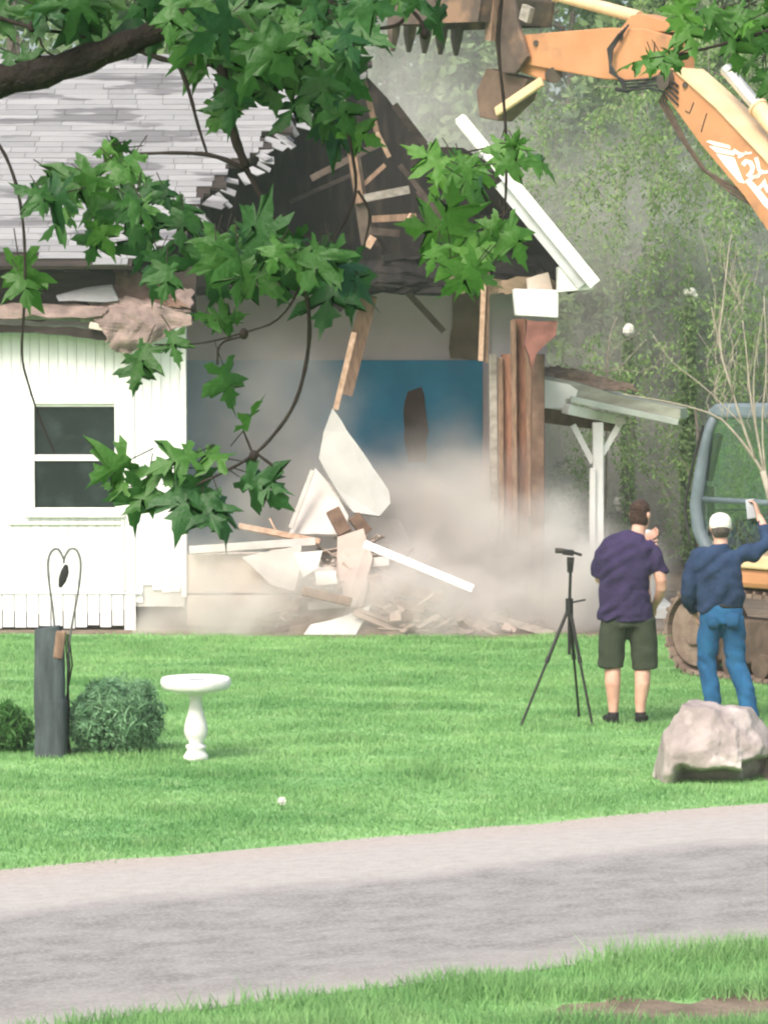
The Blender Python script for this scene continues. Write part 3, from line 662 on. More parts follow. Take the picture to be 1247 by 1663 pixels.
for sgn in (1, -1):
    yc = sgn * .95; tk = MB(); hw = .22; L2, rr = 1.42, .37
    path = [(L2 + rr * math.sin(a), rr - rr * math.cos(a)) for a in np.linspace(0, math.pi, 12)] + [(-L2 - rr * math.sin(a), rr + rr * math.cos(a)) for a in np.linspace(0, math.pi, 12)]
    # shoes along the loop
    loop = path + [path[0]]; acc = []
    for (xa, za), (xb, zb) in zip(loop, loop[1:]):
        d = math.hypot(xb - xa, zb - za); k = max(1, round(d / .13))
        for q in range(k): acc.append((xa + (xb - xa) * q / k, za + (zb - za) * q / k))
    for i in range(len(acc)):
        a = Vector((acc[i][0], yc, acc[i][1] + .03)); b = Vector((acc[(i + 1) % len(acc)][0], yc, acc[(i + 1) % len(acc)][1] + .03))
        if (b - a).length < .02: continue
        t = (b - a).normalized(); nrm = Vector((t.z, 0, -t.x))
        tk.beam(a, a + (b - a) * .9, hw * 2, .035, nrm); tk.beam(a + nrm * .02, a + t * .03 + nrm * .02, hw * 2, .05, nrm)
    tko = tk.build('track', M['track'], ex, local=True)
    fm = MB(); fm.bb(-1.2, 1.2, yc - .14, yc + .14, .16, .55); fm.build('track_frame', M['track_dark'], tko, local=True, bevel=.02)
    for xx, ra in ((L2, .31), (-L2, .31)):
        wl = MB().tube([(xx, yc - .2, rr + .03), (xx, yc + .2, rr + .03)], ra, 24).tube([(xx, yc + .19, rr + .03), (xx, yc + .23, rr + .03)], .12, 16)
        wl.build('idler', M['track'], tko, local=True, bevel=.01)
    for xx in np.linspace(-.95, .95, 6):
        MB().tube([(xx, yc - .18, .15), (xx, yc + .2, .15)], .11, 16).build('roller', M['track_dark'], tko, local=True)
MB().bb(-.8, .8, -.75, .75, .3, .7).tube([(0, 0, .7), (0, 0, .84)], .55, 28).build('undercarriage', M['steel_dark'], ex, local=True, bevel=.03)
ub = MB(); ub.bb(-1.5, 1.05, -1.2, 1.2, .84, 1.02).bb(-1.7, -.3, -1.22, 1.22, 1.02, 1.95).bb(-.3, 1.0, -1.2, -.4, 1.02, 1.7)
ub.build('upper_body', M['exc_orange'], ex, local=True, bevel=.05)
MB().bb(-.28, 1.03, .36, 1.24, 1.02, 1.14).build('cab_base', M['exc_pale'], ex, local=True, bevel=.02)
MB().tube([(0, -.3, 1.95), (0, -.3, 2.0)], .01).bb(-1.3, -.6, -.9, .2, 1.95, 2.05).build('engine_cover', M['exc_orange'], ex, local=True, bevel=.04)
MB().tube([(-1, -.5, 2.05), (-1, -.5, 2.45)], .05, 12).build('exhaust', M['steel_dark'], ex, local=True)
# cab
cab = MB()
def cp(px, py, ly): return xl(px, py, ly)
fl = [cp(1165, 668, 1.34), cp(1150, 700, 1.36), cp(1137, 770, 1.38), cp(1130, 820, 1.38), cp(1134, 860, 1.38), cp(1150, 895, 1.36)]
fl.append(Vector((fl[-1].x - .03, 1.36, 1.1)))
dz = Vector((0, -.94, 0))
cab.tube(fl, [.045, .05, .06, .062, .062, .06, .06], 10); cab.tube([p + dz for p in fl], .05, 10)
rx_ = -.28
cab.tube([(rx_, 1.34, 1.1), (rx_ + .02, 1.34, 1.8), (rx_ + .08, 1.32, 2.5)], .05, 10); cab.tube([(rx_, .42, 1.1), (rx_ + .02, .42, 1.8), (rx_ + .08, .42, 2.5)], .05, 10)
cab.beam((rx_, 1.36, 1.62), (fl[4].x - .05, 1.37, 1.62), .05, .04)
cf = cab.build('cab', M['cab_blue'], ex, local=True, smooth=True)
rf_ = MB(); zt_ = fl[0].z
side(rf_, [(rx_ - .02, zt_ - .06), (fl[0].x + .08, zt_ - .06), (fl[0].x + .1, zt_ + .0), (fl[0].x - .02, zt_ + .07), (rx_ + .1, zt_ + .09), (rx_ - .02, zt_ + .03)], .38, 1.4)
rf_.build('cab_roof', M['cab_blue'], cf, local=True, bevel=.03)
def glass():
    m = bpy.data.materials.new('cab_glass'); m.use_nodes = True; t = m.node_tree; N = t.nodes; L = t.links
    N.remove(N['Principled BSDF']); a = N.new('ShaderNodeBsdfTransparent'); a.inputs[0].default_value = (.86, .92, .9, 1)
    g = N.new('ShaderNodeBsdfGlossy'); g.inputs['Roughness'].default_value = .05; g.inputs['Color'].default_value = (.9, .95, .95, 1)
    x_ = N.new('ShaderNodeMixShader'); x_.inputs[0].default_value = .07; L.new(a.outputs[0], x_.inputs[1]); L.new(g.outputs[0], x_.inputs[2])
    L.new(x_.outputs[0], N['Material Output'].inputs[0]); return m
M['glass'] = glass()
sg = MB(); side(sg, [(rx_ + .05, 1.66)] + [(p.x - .05, p.z) for p in reversed(fl[:5])] + [(rx_ + .12, zt_ - .07)], 1.362, 1.368); sg.build('side_window', M['glass'], cf, local=True)
fg = MB(); k = len(fl)
for p in fl: fg.v += [p + Vector((.02, -.05, 0)), p + Vector((.02, -.89, 0))]
for i in range(k - 1): fg.f.append((2 * i, 2 * i + 1, 2 * i + 3, 2 * i + 2))
fgo = fg.build('windscreen', M['glass'], cf, local=True, smooth=True); q = fgo.modifiers.new('thick', 'SOLIDIFY'); q.thickness = .006
MB().beam((.0, .9, 1.1), (.0, .9, 1.3), .4, .4).build('seat_base', M['rubber'], cf, local=True, bevel=.03)
MB().bb(-.14, .3, .65, 1.1, 1.3, 1.42).bb(-.2, -.1, .66, 1.09, 1.42, 1.98).build('seat', M['rubber'], cf, local=True, bevel=.04)
MB().tube([cp(1141, 690, 1.42), cp(1124, 755, 1.43), cp(1113, 810, 1.43), cp(1112, 835, 1.43), cp(1120, 880, 1.42)], .013, 8).build('handrail', M['rubber'], cf, local=True)
mi = MB(); mi.beam(cp(1167, 705, 1.3), cp(1150, 780, 1.3), .06, .05); mi.beam(cp(1152, 790, 1.3), cp(1156, 870, 1.3), .05, .05); mi.build('door_seal', M['rubber'], cf, local=True)
MB().beam(cp(1150, 828, .8), cp(1230, 828, .8), .02, .02).build('console_bar', M['rubber'], cf, local=True)
# boom, arm and bucket
bc = [xl(1420, 840, 0), xl(1398, 620, 0), xl(1330, 402, 0), xl(1247, 290, 0), xl(1172, 206, 0), xl(1106, 132, 0)]
bc[0] = Vector((.45, 0, 1.35)); bc[1] = Vector((.62, 0, 2.7))
bc2 = [(p.x, p.z) for p in bc]; bm_ = MB()
side(bm_, ribbon(bc2, [.34, .44, .52, .44, .40, .26]), -.17, .17); boom = bm_.build('boom', M['exc_orange'], ex, local=True, bevel=.012)
rb_ = ribbon(bc2, [.34, .44, .52, .44, .40, .26])[:6]; tp_ = MB()
for a, b in zip(rb_[1:], rb_[2:]):
    n_ = Vector((-(b - a).y, (b - a).x)).normalized() * .022; side(tp_, [a + n_ * .1, b + n_ * .1, b + n_, a + n_], -.2, .2)
tp_.build('skylit_top_plate', M['exc_pale'], boom, local=True)  # added plate; its pale colour stands in for sky light on the boom's top
MB().tube([(bc[-1].x, -.24, bc[-1].z), (bc[-1].x, .24, bc[-1].z)], .09, 18).build('pivot_pin', M['steel_dark'], boom, local=True)
MB().bb(.2, .7, -.3, -.2, 1.0, 1.6).bb(.2, .7, .2, .3, 1.0, 1.6).build('boom_bracket', M['exc_orange'], ex, local=True, bevel=.02)
ac = [xl(1112, 88, 0), xl(1060, 90, 0), xl(1000, 88, 0), xl(920, 84, 0), xl(846, 80, 0)]
am = MB(); side(am, ribbon([(p.x, p.z) for p in ac], [.30, .50, .50, .38, .26]), -.13, .13)
arm = am.build('arm', M['exc_orange'], ex, local=True, bevel=.012)
br = MB(); side(br, [tuple((xl(a, b, .13).x, xl(a, b, .13).z)) for a, b in ((1000, 50), (1098, 52), (1120, 46), (1078, 34), (1040, 22), (1020, 24))], -.1, .1)
br.build('arm_bracket', M['exc_orange'], arm, local=True, bevel=.01)
def cyl(name, a, b, r1, r2, ly, f=.62):
    p, q = xl(*a, ly), xl(*b, ly); m_ = p.lerp(q, f)
    o = MB().tube([p, m_], r1, 16).tube([m_, m_ + (q - p).normalized() * .03], r1 * 1.15, 16).build(name, M['exc_pale'], ex, local=True, smooth=False)
    MB().tube([m_, q], r2, 14).build('piston_rod', mat('chrome', (.7, .68, .62), rough=.25, metal=.6), o, local=True); return o
cyl('arm_cylinder', (1300, 258), (1178, 112), .085, .06, 0, .55)
cyl('bucket_cylinder', (1038, 28), (850, -22), .062, .045, 0, .7)
for ly in (.28, -.28):
    p, q = Vector((.95, ly, 1.15)), Vector((bc[2].x + .1, ly, bc[2].z - .2)); m_ = p.lerp(q, .6)
    o = MB().tube([p, m_], .075, 16).build('boom_cylinder', M['exc_pale'], ex, local=True); MB().tube([m_, q], .045, 14).build('piston_rod', M['steel_dark'], o, local=True)
bt = MB(); tip = ac[-1]
def hb(px, py, ly=0): return xl(px, py, ly)
# bucket shell: side profile in the arm's plane, opening down
prof = [(836, 40), (842, 0), (835, -50), (800, -85), (750, -85), (705, -55), (690, -10), (692, 45)]
pr2 = [hb(a, b) for a, b in prof]; k = len(bt.v)
for p in pr2: bt.v += [Vector((p.x, -.47, p.z)), Vector((p.x, .47, p.z))]
for i in range(len(prof) - 1): bt.f.append((2 * i, 2 * i + 1, 2 * i + 3, 2 * i + 2))
bto = bt.build('bucket', M['bucket'], ex, local=True); q = bto.modifiers.new('thick', 'SOLIDIFY'); q.thickness = .035
for ly in (-.47, .47):
    sp_ = MB(); side(sp_, [(p.x, p.z) for p in pr2], ly - .015, ly + .015); sp_.build('side_plate', M['bucket'], bto, local=True)
for j in range(5):
    ly = -.42 + .21 * j; p = hb(692, 40); t = MB()
    a = Vector((p.x, ly, p.z + .06)); b = Vector((p.x + .03, ly, p.z - .30)); k = len(t.v)
    for c, w_, d_ in ((a, .055, .05), (a.lerp(b, .5), .05, .04), (b, .02, .012)):
        t.v += [c + Vector((d_, -w_, 0)), c + Vector((d_, w_, 0)), c + Vector((-d_, w_, 0)), c + Vector((-d_, -w_, 0))]
    for i in range(2):
        for e in range(4): t.f.append((4 * i + e, 4 * i + (e + 1) % 4, 4 * i + 4 + (e + 1) % 4, 4 * i + 4 + e))
    t.f += [(0, 1, 2, 3), (8, 11, 10, 9)]; t.build('tooth', M['bucket'], bto, local=True)
for ly in (-.16, .16):
    lk = MB(); lk.prism([hb(a, b, ly) for a, b in ((846, 40), (862, 92), (842, 120), (816, 118), (808, 60), (812, -20), (836, -20))], (0, .05, 0)); lk.build('bucket_ear', M['bucket'], ex, local=True, bevel=.01)
lk = MB(); lk.beam(hb(896, 122), hb(832, 100), .16, .13, (0, 0, 1)); lk.build('link_bar', M['exc_orange'], ex, local=True, bevel=.02)
MB().tube([hb(893, 121, -.12), hb(900, 122, .12)], .08, 14).build('link_pin', M['steel_dark'], ex, local=True)
th_ = MB(); th_.prism([hb(a, b, -.1) for a, b in ((814, 112), (880, 130), (868, 164), (832, 198), (802, 192), (797, 150))], (0, .2, 0)); tho = th_.build('thumb', mat('thumb', (.17, .115, .085), (.10, .07, .055), scale=5), ex, local=True, bevel=.015)
MB().beam(hb(880, 132, .13), hb(806, 182, .13), .1, .05).build('thumb_link', M['exc_pale'], tho, local=True, bevel=.015)
MB().beam(hb(803, -30, .3), hb(795, 66, .3), .1, .06).build('bucket_rib', M['old_wood'], bto, local=True)
MB().beam(hb(858, 10, .2), hb(852, 34, .2), .14, .06).build('bucket_guard', M['grey_wood'], bto, local=True)
# hoses at the elbow and along the underside of the boom
ho = MB()
for k in range(4):
    o_ = k * 5; ho.tube([hb(1020 - o_, 40 + o_, .16 + .02 * k), hb(994 - o_ * .5, 80, .2), hb(990, 118 - o_, .22), hb(1015, 132 + o_, .22), hb(1055, 128 + o_, .22), hb(1080, 120 + o_ * 2, .2), hb(1100, 140 + o_ * 2, .19)], .012, 6)
ho.tube([hb(1000, 145, .2), hb(1020, 148, .2), hb(1060, 128, .2), hb(1085, 125, .2)], .02, 6)
ho.build('hose', M['rubber'], ex, local=True, smooth=True)
ho = MB()
for k in range(3):
    ho.tube([hb(1085 + k * 4, 138, .1), hb(1070 + k * 5, 165, .1), hb(1105 + k * 5, 225 + k * 4, .1), hb(1140 + k * 4, 275 + k * 3, .1), hb(1185, 300 + k * 6, .1), hb(1235, 330 + k * 6, .1)], .014, 6)
ho.build('hose', M['track_dark'], ex, local=True, smooth=True)
# white stripes and the swooping lettering on the side of the boom
mk = MB(); yl = .172
def mpoly(pts): mk.prism([xl(a, b, yl) for a, b in pts], (0, .004, 0))
def stroke(pts, w0, w1=None):
    w1 = w1 or w0; n = len(pts); P = [Vector((a, b)) for a, b in pts]; L_, R_ = [], []
    for i, p in enumerate(P):
        t = (P[min(n - 1, i + 1)] - P[max(0, i - 1)]).normalized(); nn = Vector((-t.y, t.x)); w_ = w0 + (w1 - w0) * i / (n - 1)
        L_.append(p + nn * w_ / 2); R_.append(p - nn * w_ / 2)
    for i in range(n - 1): mpoly([L_[i], L_[i + 1], R_[i + 1], R_[i]])
mpoly([(1146, 230), (1152, 228), (1184, 236), (1186, 242), (1160, 236)])
mpoly([(1151, 237), (1160, 238), (1192, 246), (1192, 253), (1162, 247)])
mpoly([(1162, 249), (1192, 256), (1196, 268), (1203, 285), (1209, 298), (1200, 296), (1178, 270)])
stroke([(1190, 244), (1200, 250), (1208, 250), (1220, 248)], 6, 3)
stroke([(1198, 256), (1206, 252), (1212, 247)], 4)
stroke([(1206, 268), (1211, 262), (1218, 264), (1222, 272), (1220, 280), (1214, 284), (1222, 288), (1230, 286), (1236, 280)], 8, 6)
stroke([(1227, 256), (1230, 266), (1232, 276), (1240, 280), (1247, 279)], 6, 5)
stroke([(1212, 292), (1220, 300), (1230, 312), (1244, 330), (1258, 342)], 8, 12)
stroke([(1214, 294), (1224, 288), (1236, 282)], 5, 4)
stroke([(1232, 306), (1238, 300), (1240, 292), (1243, 304), (1247, 312)], 6, 5)
stroke([(1247, 300), (1253, 306), (1252, 320), (1262, 326)], 6)
for P_ in ([(1147, 184), (1142, 200), (1138, 214)], [(1112, 180), (1119, 184), (1123, 174), (1126, 166)]): MB().tube([xl(a, b, .172) for a, b in P_], .007, 6).build('weld_seam', M['steel_dark'], boom, local=True)
for a, b in ((1112, 138),): MB().tube([xl(a, b, .1), xl(a, b, .19)], .03, 10).build('pin', M['steel_dark'], boom, local=True)
for a, b in ((1008, 60), (870, 70)): MB().tube([xl(a, b, .1), xl(a, b, .15)], .03, 10).build('pin', M['steel_dark'], arm, local=True)
mk.build('boom_lettering', M['mark_white'], boom, local=True)

# ------------------------------------------------------------------ people
def remesh(mb, name, m, parent, voxel=.009, smooth=6, fold=0, fs=9, seed=0, fdir=None):
    me = mb.mesh(name); o = bpy.data.objects.new('tmp', me); S.collection.objects.link(o)
    q = o.modifiers.new('r', 'REMESH'); q.mode = 'VOXEL'; q.voxel_size = voxel
    if smooth: k = o.modifiers.new('s', 'SMOOTH'); k.iterations = smooth; k.factor = .5
    dg = bpy.context.evaluated_depsgraph_get(); new = bpy.data.meshes.new_from_object(o.evaluated_get(dg)); bpy.data.objects.remove(o)
    if fold:
        n = len(new.vertices); co = np.zeros(n * 3); no = np.zeros(n * 3); new.vertices.foreach_get('co', co); new.vertices.foreach_get('normal', no)
        co = co.reshape(-1, 3); no = no.reshape(-1, 3); fd = fdir or (.35, .3, 1)
        d = np.array([mnoise.noise(Vector((c[0] * 3 + seed, c[1] * 3, c[2] * 3 + c[0] * 2.5)) * fs / 6) + .6 * math.sin((c[0] * fd[0] + c[1] * fd[1] + c[2] * fd[2]) * fs * 5 + 6 * mnoise.noise(Vector(c) * 4)) * (mnoise.noise(Vector(c) * 5 + Vector((9, 0, 0))) + .3) for c in co])
        co += no * (d * fold)[:, None]; new.vertices.foreach_set('co', co.ravel())
    new.update(); return link(name, new, m, parent, True)
def hand(mb, wrist, d, pn, s=1.0, curl=.5, thumb=1):
    """palm and five fingers: d = direction of the hand, pn = palm normal (fingers curl that way)"""
    wrist, d, pn = Vector(wrist), Vector(d).normalized(), Vector(pn).normalized(); pn = (pn - d * pn.dot(d)).normalized(); a = d.cross(pn)
    pe = wrist + d * .095 * s
    mb.loft([(wrist - d * .02, .027 * s, .02 * s), (wrist + d * .03 * s, .036 * s, .017 * s), (pe - d * .02 * s, .041 * s, .015 * s), (pe, .038 * s, .012 * s)], 12, a)
    for i, (o, L) in enumerate(((-.030, .066), (-.010, .078), (.010, .074), (.029, .058))):
        p = pe + a * o * s - d * .012 * s; pts = [p]; ang = 0
        for k, f in enumerate((.42, .33, .25)):
            ang += curl * (.6 if k == 0 else 1); p = p + (d * math.cos(ang) + pn * math.sin(ang)) * L * f * s * 1.15; pts.append(p)
        mb.tube(pts, [.0095 * s, .009 * s, .0082 * s, .0068 * s], 8)
    t0 = wrist + d * .03 * s + a * thumb * -.028 * s; dt = (d * .75 - a * thumb * .65 + pn * .35).normalized()
    mb.tube([t0, t0 + dt * .04 * s, t0 + dt * .06 * s + d * .012 * s + pn * .012 * s, t0 + dt * .068 * s + d * .03 * s + pn * .02 * s], [.013 * s, .0115 * s, .0105 * s, .008 * s], 8)
def head(mb, c, yaw, s=1.0):
    """skull, jaw, nose, ears; yaw turns the face from +y towards +x"""
    c = Vector(c); f = Vector((math.sin(yaw), math.cos(yaw), 0)); a = Vector((f.y, -f.x, 0)); u = Vector((0, 0, 1))
    P = lambda x, y, z: c + a * x * s + f * y * s + u * z * s
    st = [(-.118, .030, .030, .035), (-.10, .048, .055, .028), (-.06, .062, .082, .012), (0, .073, .094, 0), (.05, .074, .097, -.003), (.085, .062, .082, -.006), (.108, .038, .052, -.008), (.118, .012, .018, -.01)]
    mb.loft([(P(0, y, z), rx, ry) for z, rx, ry, y in [(q[0], q[1] * s, q[2] * s, q[3]) for q in st]], 20, a)
    mb.loft([(P(0, .088, .018), .008, .008), (P(0, .100, -.005), .011, .010), (P(0, .112, -.026), .015, .012), (P(0, .100, -.036), .013, .010)], 8, a)   # nose
    mb.loft([(P(-.022, .088, -.056), .006, .006), (P(0, .095, -.055), .010, .008), (P(.022, .088, -.056), .006, .006)], 8, u)                           # mouth
    for g in (-1, 1): mb.loft([(P(g * .072, -.004, -.028), .006, .010), (P(g * .082, -.008, -.008), .008, .018), (P(g * .084, -.012, .014), .008, .02), (P(g * .076, -.01, .026), .005, .012)], 8, a)
    return P

# --- person in the purple T-shirt
p1 = root('person', (W(1020, 0, 25).x, 25.0, 0), 'person in purple T-shirt and dark green shorts seen from behind beside the tripod', 'person')
b = MB(); hc = (.112, .05, 1.645)
Pf = head(b, hc, .55)
b.loft([((.085, .015, 1.47), .062, .06), ((.095, .025, 1.52), .056, .058), ((.105, .04, 1.58), .055, .058)], 14)
b.loft([((.02, 0, .82), .17, .12), ((.02, 0, .95), .185, .125), ((.0, -.01, 1.12), .185, .13), ((.02, -.005, 1.3), .19, .12), ((.04, 0, 1.42), .165, .10), ((.07, .01, 1.5), .07, .07)], 18)
for hx, kx, axx in ((-.085, -.105, -.098), (.105, .13, .115)):
    b.loft([((hx, 0, .86), .09, .10), ((kx, .01, .5), .064, .068), ((kx, -.012, .40), .064, .068), ((kx, -.018, .33), .062, .066), ((axx, -.008, .18), .046, .048), ((axx, -.005, .09), .036, .042), ((axx, 0, .03), .038, .045)], 14)
    b.loft([((axx, -.06, .035), .028, .025), ((axx, 0, .04), .038, .036), ((axx + (.02 if axx > 0 else -.02), .09, .03), .042, .025), ((axx + (.035 if axx > 0 else -.035), .17, .022), .03, .018)], 12)
# right arm: elbow out, forearm forward and down; left arm bent in front
b.loft([((.19, 0, 1.42), .055, .055), ((.235, -.01, 1.28), .05, .05), ((.272, -.02, 1.14), .047, .048), ((.278, .0, 1.08), .045, .045), ((.262, .07, 1.0), .038, .038), ((.24, .15, .94), .028, .029)], 12)
hand(b, (.237, .165, .925), (-.25, .85, -.35), (-.6, 0, -.5), 1.0, .55, 1)
b.loft([((-.14, 0, 1.42), .055, .055), ((-.20, .06, 1.25), .048, .05), ((-.20, .14, 1.14), .043, .043), ((-.08, .28, 1.26), .037, .036), ((.08, .36, 1.39), .03, .03), ((.15, .38, 1.43), .026, .026)], 12)
hand(b, (.155, .385, 1.435), (.75, .1, .35), (0, -.7, .3), 1.0, .55, -1)
remesh(b, 'body', M['skin'], p1, .0065, 3)
for g in (-1, 1): MB().ball(Pf(g * .03, .082, .012), .012, 10, 8).build('eye', M['eye'], p1, local=True, smooth=True)
hr = MB(); f_ = Vector((math.sin(.55), math.cos(.55), 0)); a_ = Vector((f_.y, -f_.x, 0)); Q = lambda x, y, z: Vector(hc) + a_ * x + f_ * y + Vector((0, 0, z))
hr.loft([(Q(0, -.03, -.075), .058, .056), (Q(0, -.022, -.05), .071, .074), (Q(0, -.02, -.02), .0765, .08), (Q(0, -.018, .01), .0755, .082), (Q(0, -.012, .055), .079, .094), (Q(0, -.008, .09), .067, .086), (Q(0, -.01, .114), .042, .055), (Q(0, -.012, .124), .014, .018)], 20, a_)
remesh(hr, 'hair', M['hair'], p1, .006, 3, fold=.003, fs=40)
t = MB()
t.loft([((.0, -.005, .83), .222, .155), ((.0, -.01, .92), .222, .158), ((-.012, -.015, 1.05), .215, .158), ((-.002, -.015, 1.2), .205, .15), ((.022, -.008, 1.33), .205, .138), ((.042, 0, 1.42), .185, .118), ((.07, .01, 1.475), .12, .09), ((.085, .015, 1.50), .078, .072)], 26, sup=2.3)
t.loft([((.14, 0, 1.43), .075, .08), ((.215, -.005, 1.36), .074, .078), ((.25, -.012, 1.26), .068, .072), ((.265, -.014, 1.19), .068, .07)], 14)
t.loft([((-.06, 0, 1.44), .075, .08), ((-.14, .005, 1.415), .078, .08), ((-.178, .03, 1.335), .075, .078), ((-.2, .07, 1.24), .066, .07), ((-.205, .10, 1.18), .066, .066)], 14)
remesh(t, 't_shirt', M['shirt'], p1, .011, 4, fold=.026, fs=9, seed=3, fdir=(-.6, .3, 1))
s_ = MB()
s_.loft([((.02, 0, .98), .185, .13), ((.02, 0, .88), .205, .145), ((.015, 0, .78), .2, .14)], 20)
s_.loft([((-.085, 0, .84), .115, .135), ((-.105, .005, .66), .108, .115), ((-.115, .01, .45), .105, .108)], 16)
s_.loft([((.12, 0, .84), .12, .135), ((.135, .005, .66), .112, .115), ((.15, .01, .44), .108, .108)], 16)
remesh(s_, 'shorts', M['shorts'], p1, .011, 4, fold=.014, fs=8, seed=5, fdir=(.4, .2, .6))
for axx in (-.098, .115):
    k = MB(); g = .02 if axx > 0 else -.02
    k.loft([((axx, -.075, .05), .036, .03), ((axx, -.04, .055), .045, .052), ((axx + g * .5, .05, .045), .05, .042), ((axx + g * 1.5, .14, .035), .05, .032), ((axx + g * 2, .205, .028), .03, .022)], 16)
    k.loft([((axx, -.01, .03), .045, .05), ((axx, -.012, .10), .044, .048)], 14)
    remesh(k, 'shoe', M['shoe'], p1, .007, 3)
ph = root('phone', (0, 0, 0), 'dark phone held up by the person in the purple shirt', 'phone')
c = Vector((W(1020, 0, 25).x + .225, 25.42, 1.475)); ph.location = c; LOC[ph] = Matrix.Translation(c).inverted()
rot = Matrix.Rotation(-.5, 3, 'Z') @ Matrix.Rotation(.25, 3, 'Y')
MB().box((0, 0, 0), (.15, .009, .075), rot).build('case', M['phone_dark'], ph, local=True, bevel=.004)
MB().box(rot @ Vector((0, -.0056, 0)), (.138, .002, .066), rot).build('screen', M['phone'], ph, local=True)

# --- person in the cap
p2 = root('person', (W(1180, 0, 25.05).x, 25.05, 0), 'person in white cap, navy shirt and blue jeans with one arm raised', 'person')
b = MB(); hc = (-.028, .03, 1.545)
Pf = head(b, hc, -.05, .98)
b.loft([((-.025, 0, 1.37), .06, .058), ((-.025, .01, 1.42), .056, .058), ((-.028, .02, 1.48), .055, .058)], 14)
b.loft([((-.02, 0, .8), .15, .11), ((-.02, 0, .95), .155, .11), ((-.03, 0, 1.15), .165, .11), ((-.035, 0, 1.28), .17, .105), ((-.03, 0, 1.37), .08, .07)], 18)
L1 = [((-.10, 0, .84), .085, .09), ((-.135, .02, .48), .06, .063), ((-.10, -.02, .3), .055, .056), ((-.075, -.02, .07), .038, .042)]
L2_ = [((.065, 0, .84), .085, .09), ((.10, .03, .47), .06, .063), ((.165, -.02, .28), .055, .056), ((.215, -.04, .06), .038, .042)]
for L_ in (L1, L2_):
    b.loft(L_, 14); q = Vector(L_[-1][0]); b.loft([(q + Vector((0, -.06, -.03)), .028, .025), (q + Vector((0, 0, -.02)), .038, .036), (q + Vector((0, .10, -.035)), .042, .024), (q + Vector((0, .17, -.045)), .03, .017)], 12)
b.loft([((-.2, 0, 1.33), .05, .05), ((-.265, -.03, 1.13), .044, .046), ((-.285, -.02, 1.05), .041, .042), ((-.25, .07, .93), .034, .034), ((-.215, .13, .86), .026, .027)], 12)
hand(b, (-.21, .14, .85), (.3, .5, -.7), (.7, 0, .1), 1.0, .6, -1)
b.loft([((.12, 0, 1.33), .05, .05), ((.24, .05, 1.37), .046, .046), ((.345, .10, 1.42), .042, .042), ((.335, .18, 1.54), .035, .035), ((.30, .24, 1.63), .026, .027)], 12)
hand(b, (.297, .245, 1.64), (-.2, .25, .8), (-.75, .2, -.1), 1.0, .65, 1)
remesh(b, 'body', M['skin'], p2, .0065, 3)
for g in (-1, 1): MB().ball(Pf(g * .03, .082, .012), .012, 10, 8).build('eye', M['eye'], p2, local=True, smooth=True)
hr = MB(); hr.loft([((-.028, -.02, 1.475), .05, .035), ((-.028, -.02, 1.50), .066, .068), ((-.028, .0, 1.55), .0755, .088), ((-.028, .01, 1.58), .074, .09)], 18)
remesh(hr, 'hair', M['grey_hair'], p2, .007, 3)
cp_ = MB(); cp_.loft([((-.028, .022, 1.545), .085, .102), ((-.028, .022, 1.575), .089, .108), ((-.028, .022, 1.62), .083, .10), ((-.028, .022, 1.652), .06, .074), ((-.028, .022, 1.668), .02, .025)], 22)
cp_.loft([((-.028, .10, 1.553), .07, .012), ((-.028, .15, 1.55), .068, .010), ((-.028, .2, 1.535), .045, .008)], 14)
remesh(cp_, 'cap', M['cap'], p2, .007, 3)
t = MB()
t.loft([((-.035, 0, .88), .182, .135), ((-.03, -.005, .96), .18, .138), ((-.035, -.01, 1.08), .185, .14), ((-.045, -.01, 1.22), .195, .135), ((-.04, 0, 1.31), .19, .118), ((-.03, 0, 1.375), .12, .085), ((-.026, .008, 1.425), .07, .068)], 26, sup=2.3)
t.loft([((-.12, 0, 1.335), .078, .08), ((-.195, 0, 1.315), .076, .078), ((-.235, -.01, 1.23), .072, .074), ((-.275, -.03, 1.12), .066, .068), ((-.295, -.02, 1.05), .062, .064), ((-.262, .06, .95), .054, .056), ((-.228, .115, .885), .044, .046)], 14)
t.loft([((.06, 0, 1.32), .07, .075), ((.16, .02, 1.33), .07, .075), ((.25, .05, 1.36), .066, .068), ((.35, .10, 1.415), .06, .06), ((.345, .16, 1.51), .053, .053), ((.315, .22, 1.59), .042, .042)], 14)
remesh(t, 'long_sleeve_shirt', M['jacket'], p2, .011, 4, fold=.028, fs=8, seed=8, fdir=(-.7, .3, .8))
s_ = MB()
s_.loft([((-.02, 0, .98), .158, .118), ((-.02, -.01, .9), .172, .135), ((-.02, -.01, .8), .165, .13)], 20)
s_.loft([((-.095, 0, .84), .098, .115), ((-.12, .01, .65), .088, .092), ((-.135, .02, .48), .076, .08), ((-.10, -.02, .3), .074, .076), ((-.075, -.02, .06), .07, .078)], 16)
s_.loft([((.06, 0, .84), .1, .115), ((.085, .015, .65), .09, .092), ((.105, .03, .47), .078, .08), ((.165, -.02, .28), .074, .076), ((.215, -.04, .05), .07, .078)], 16)
remesh(s_, 'jeans', M['jeans'], p2, .010, 3, fold=.014, fs=10, seed=9, fdir=(.6, .2, .9))
for px_ in (-.095, .055):
    pk = MB(); pk.loft([((px_, -.118, .885), .052, .012), ((px_, -.128, .85), .052, .014), ((px_, -.128, .80), .050, .014), ((px_, -.118, .765), .03, .012)], 14, sup=4); pk.build('back_pocket', M['denim_dark'], p2, local=True, smooth=True)
bt_ = MB(); bt_.loft([((-.02, -.005, .925), .172, .132), ((-.02, -.005, .955), .170, .130)], 26); bt_.build('belt', M['shoe'], p2, local=True, smooth=True)
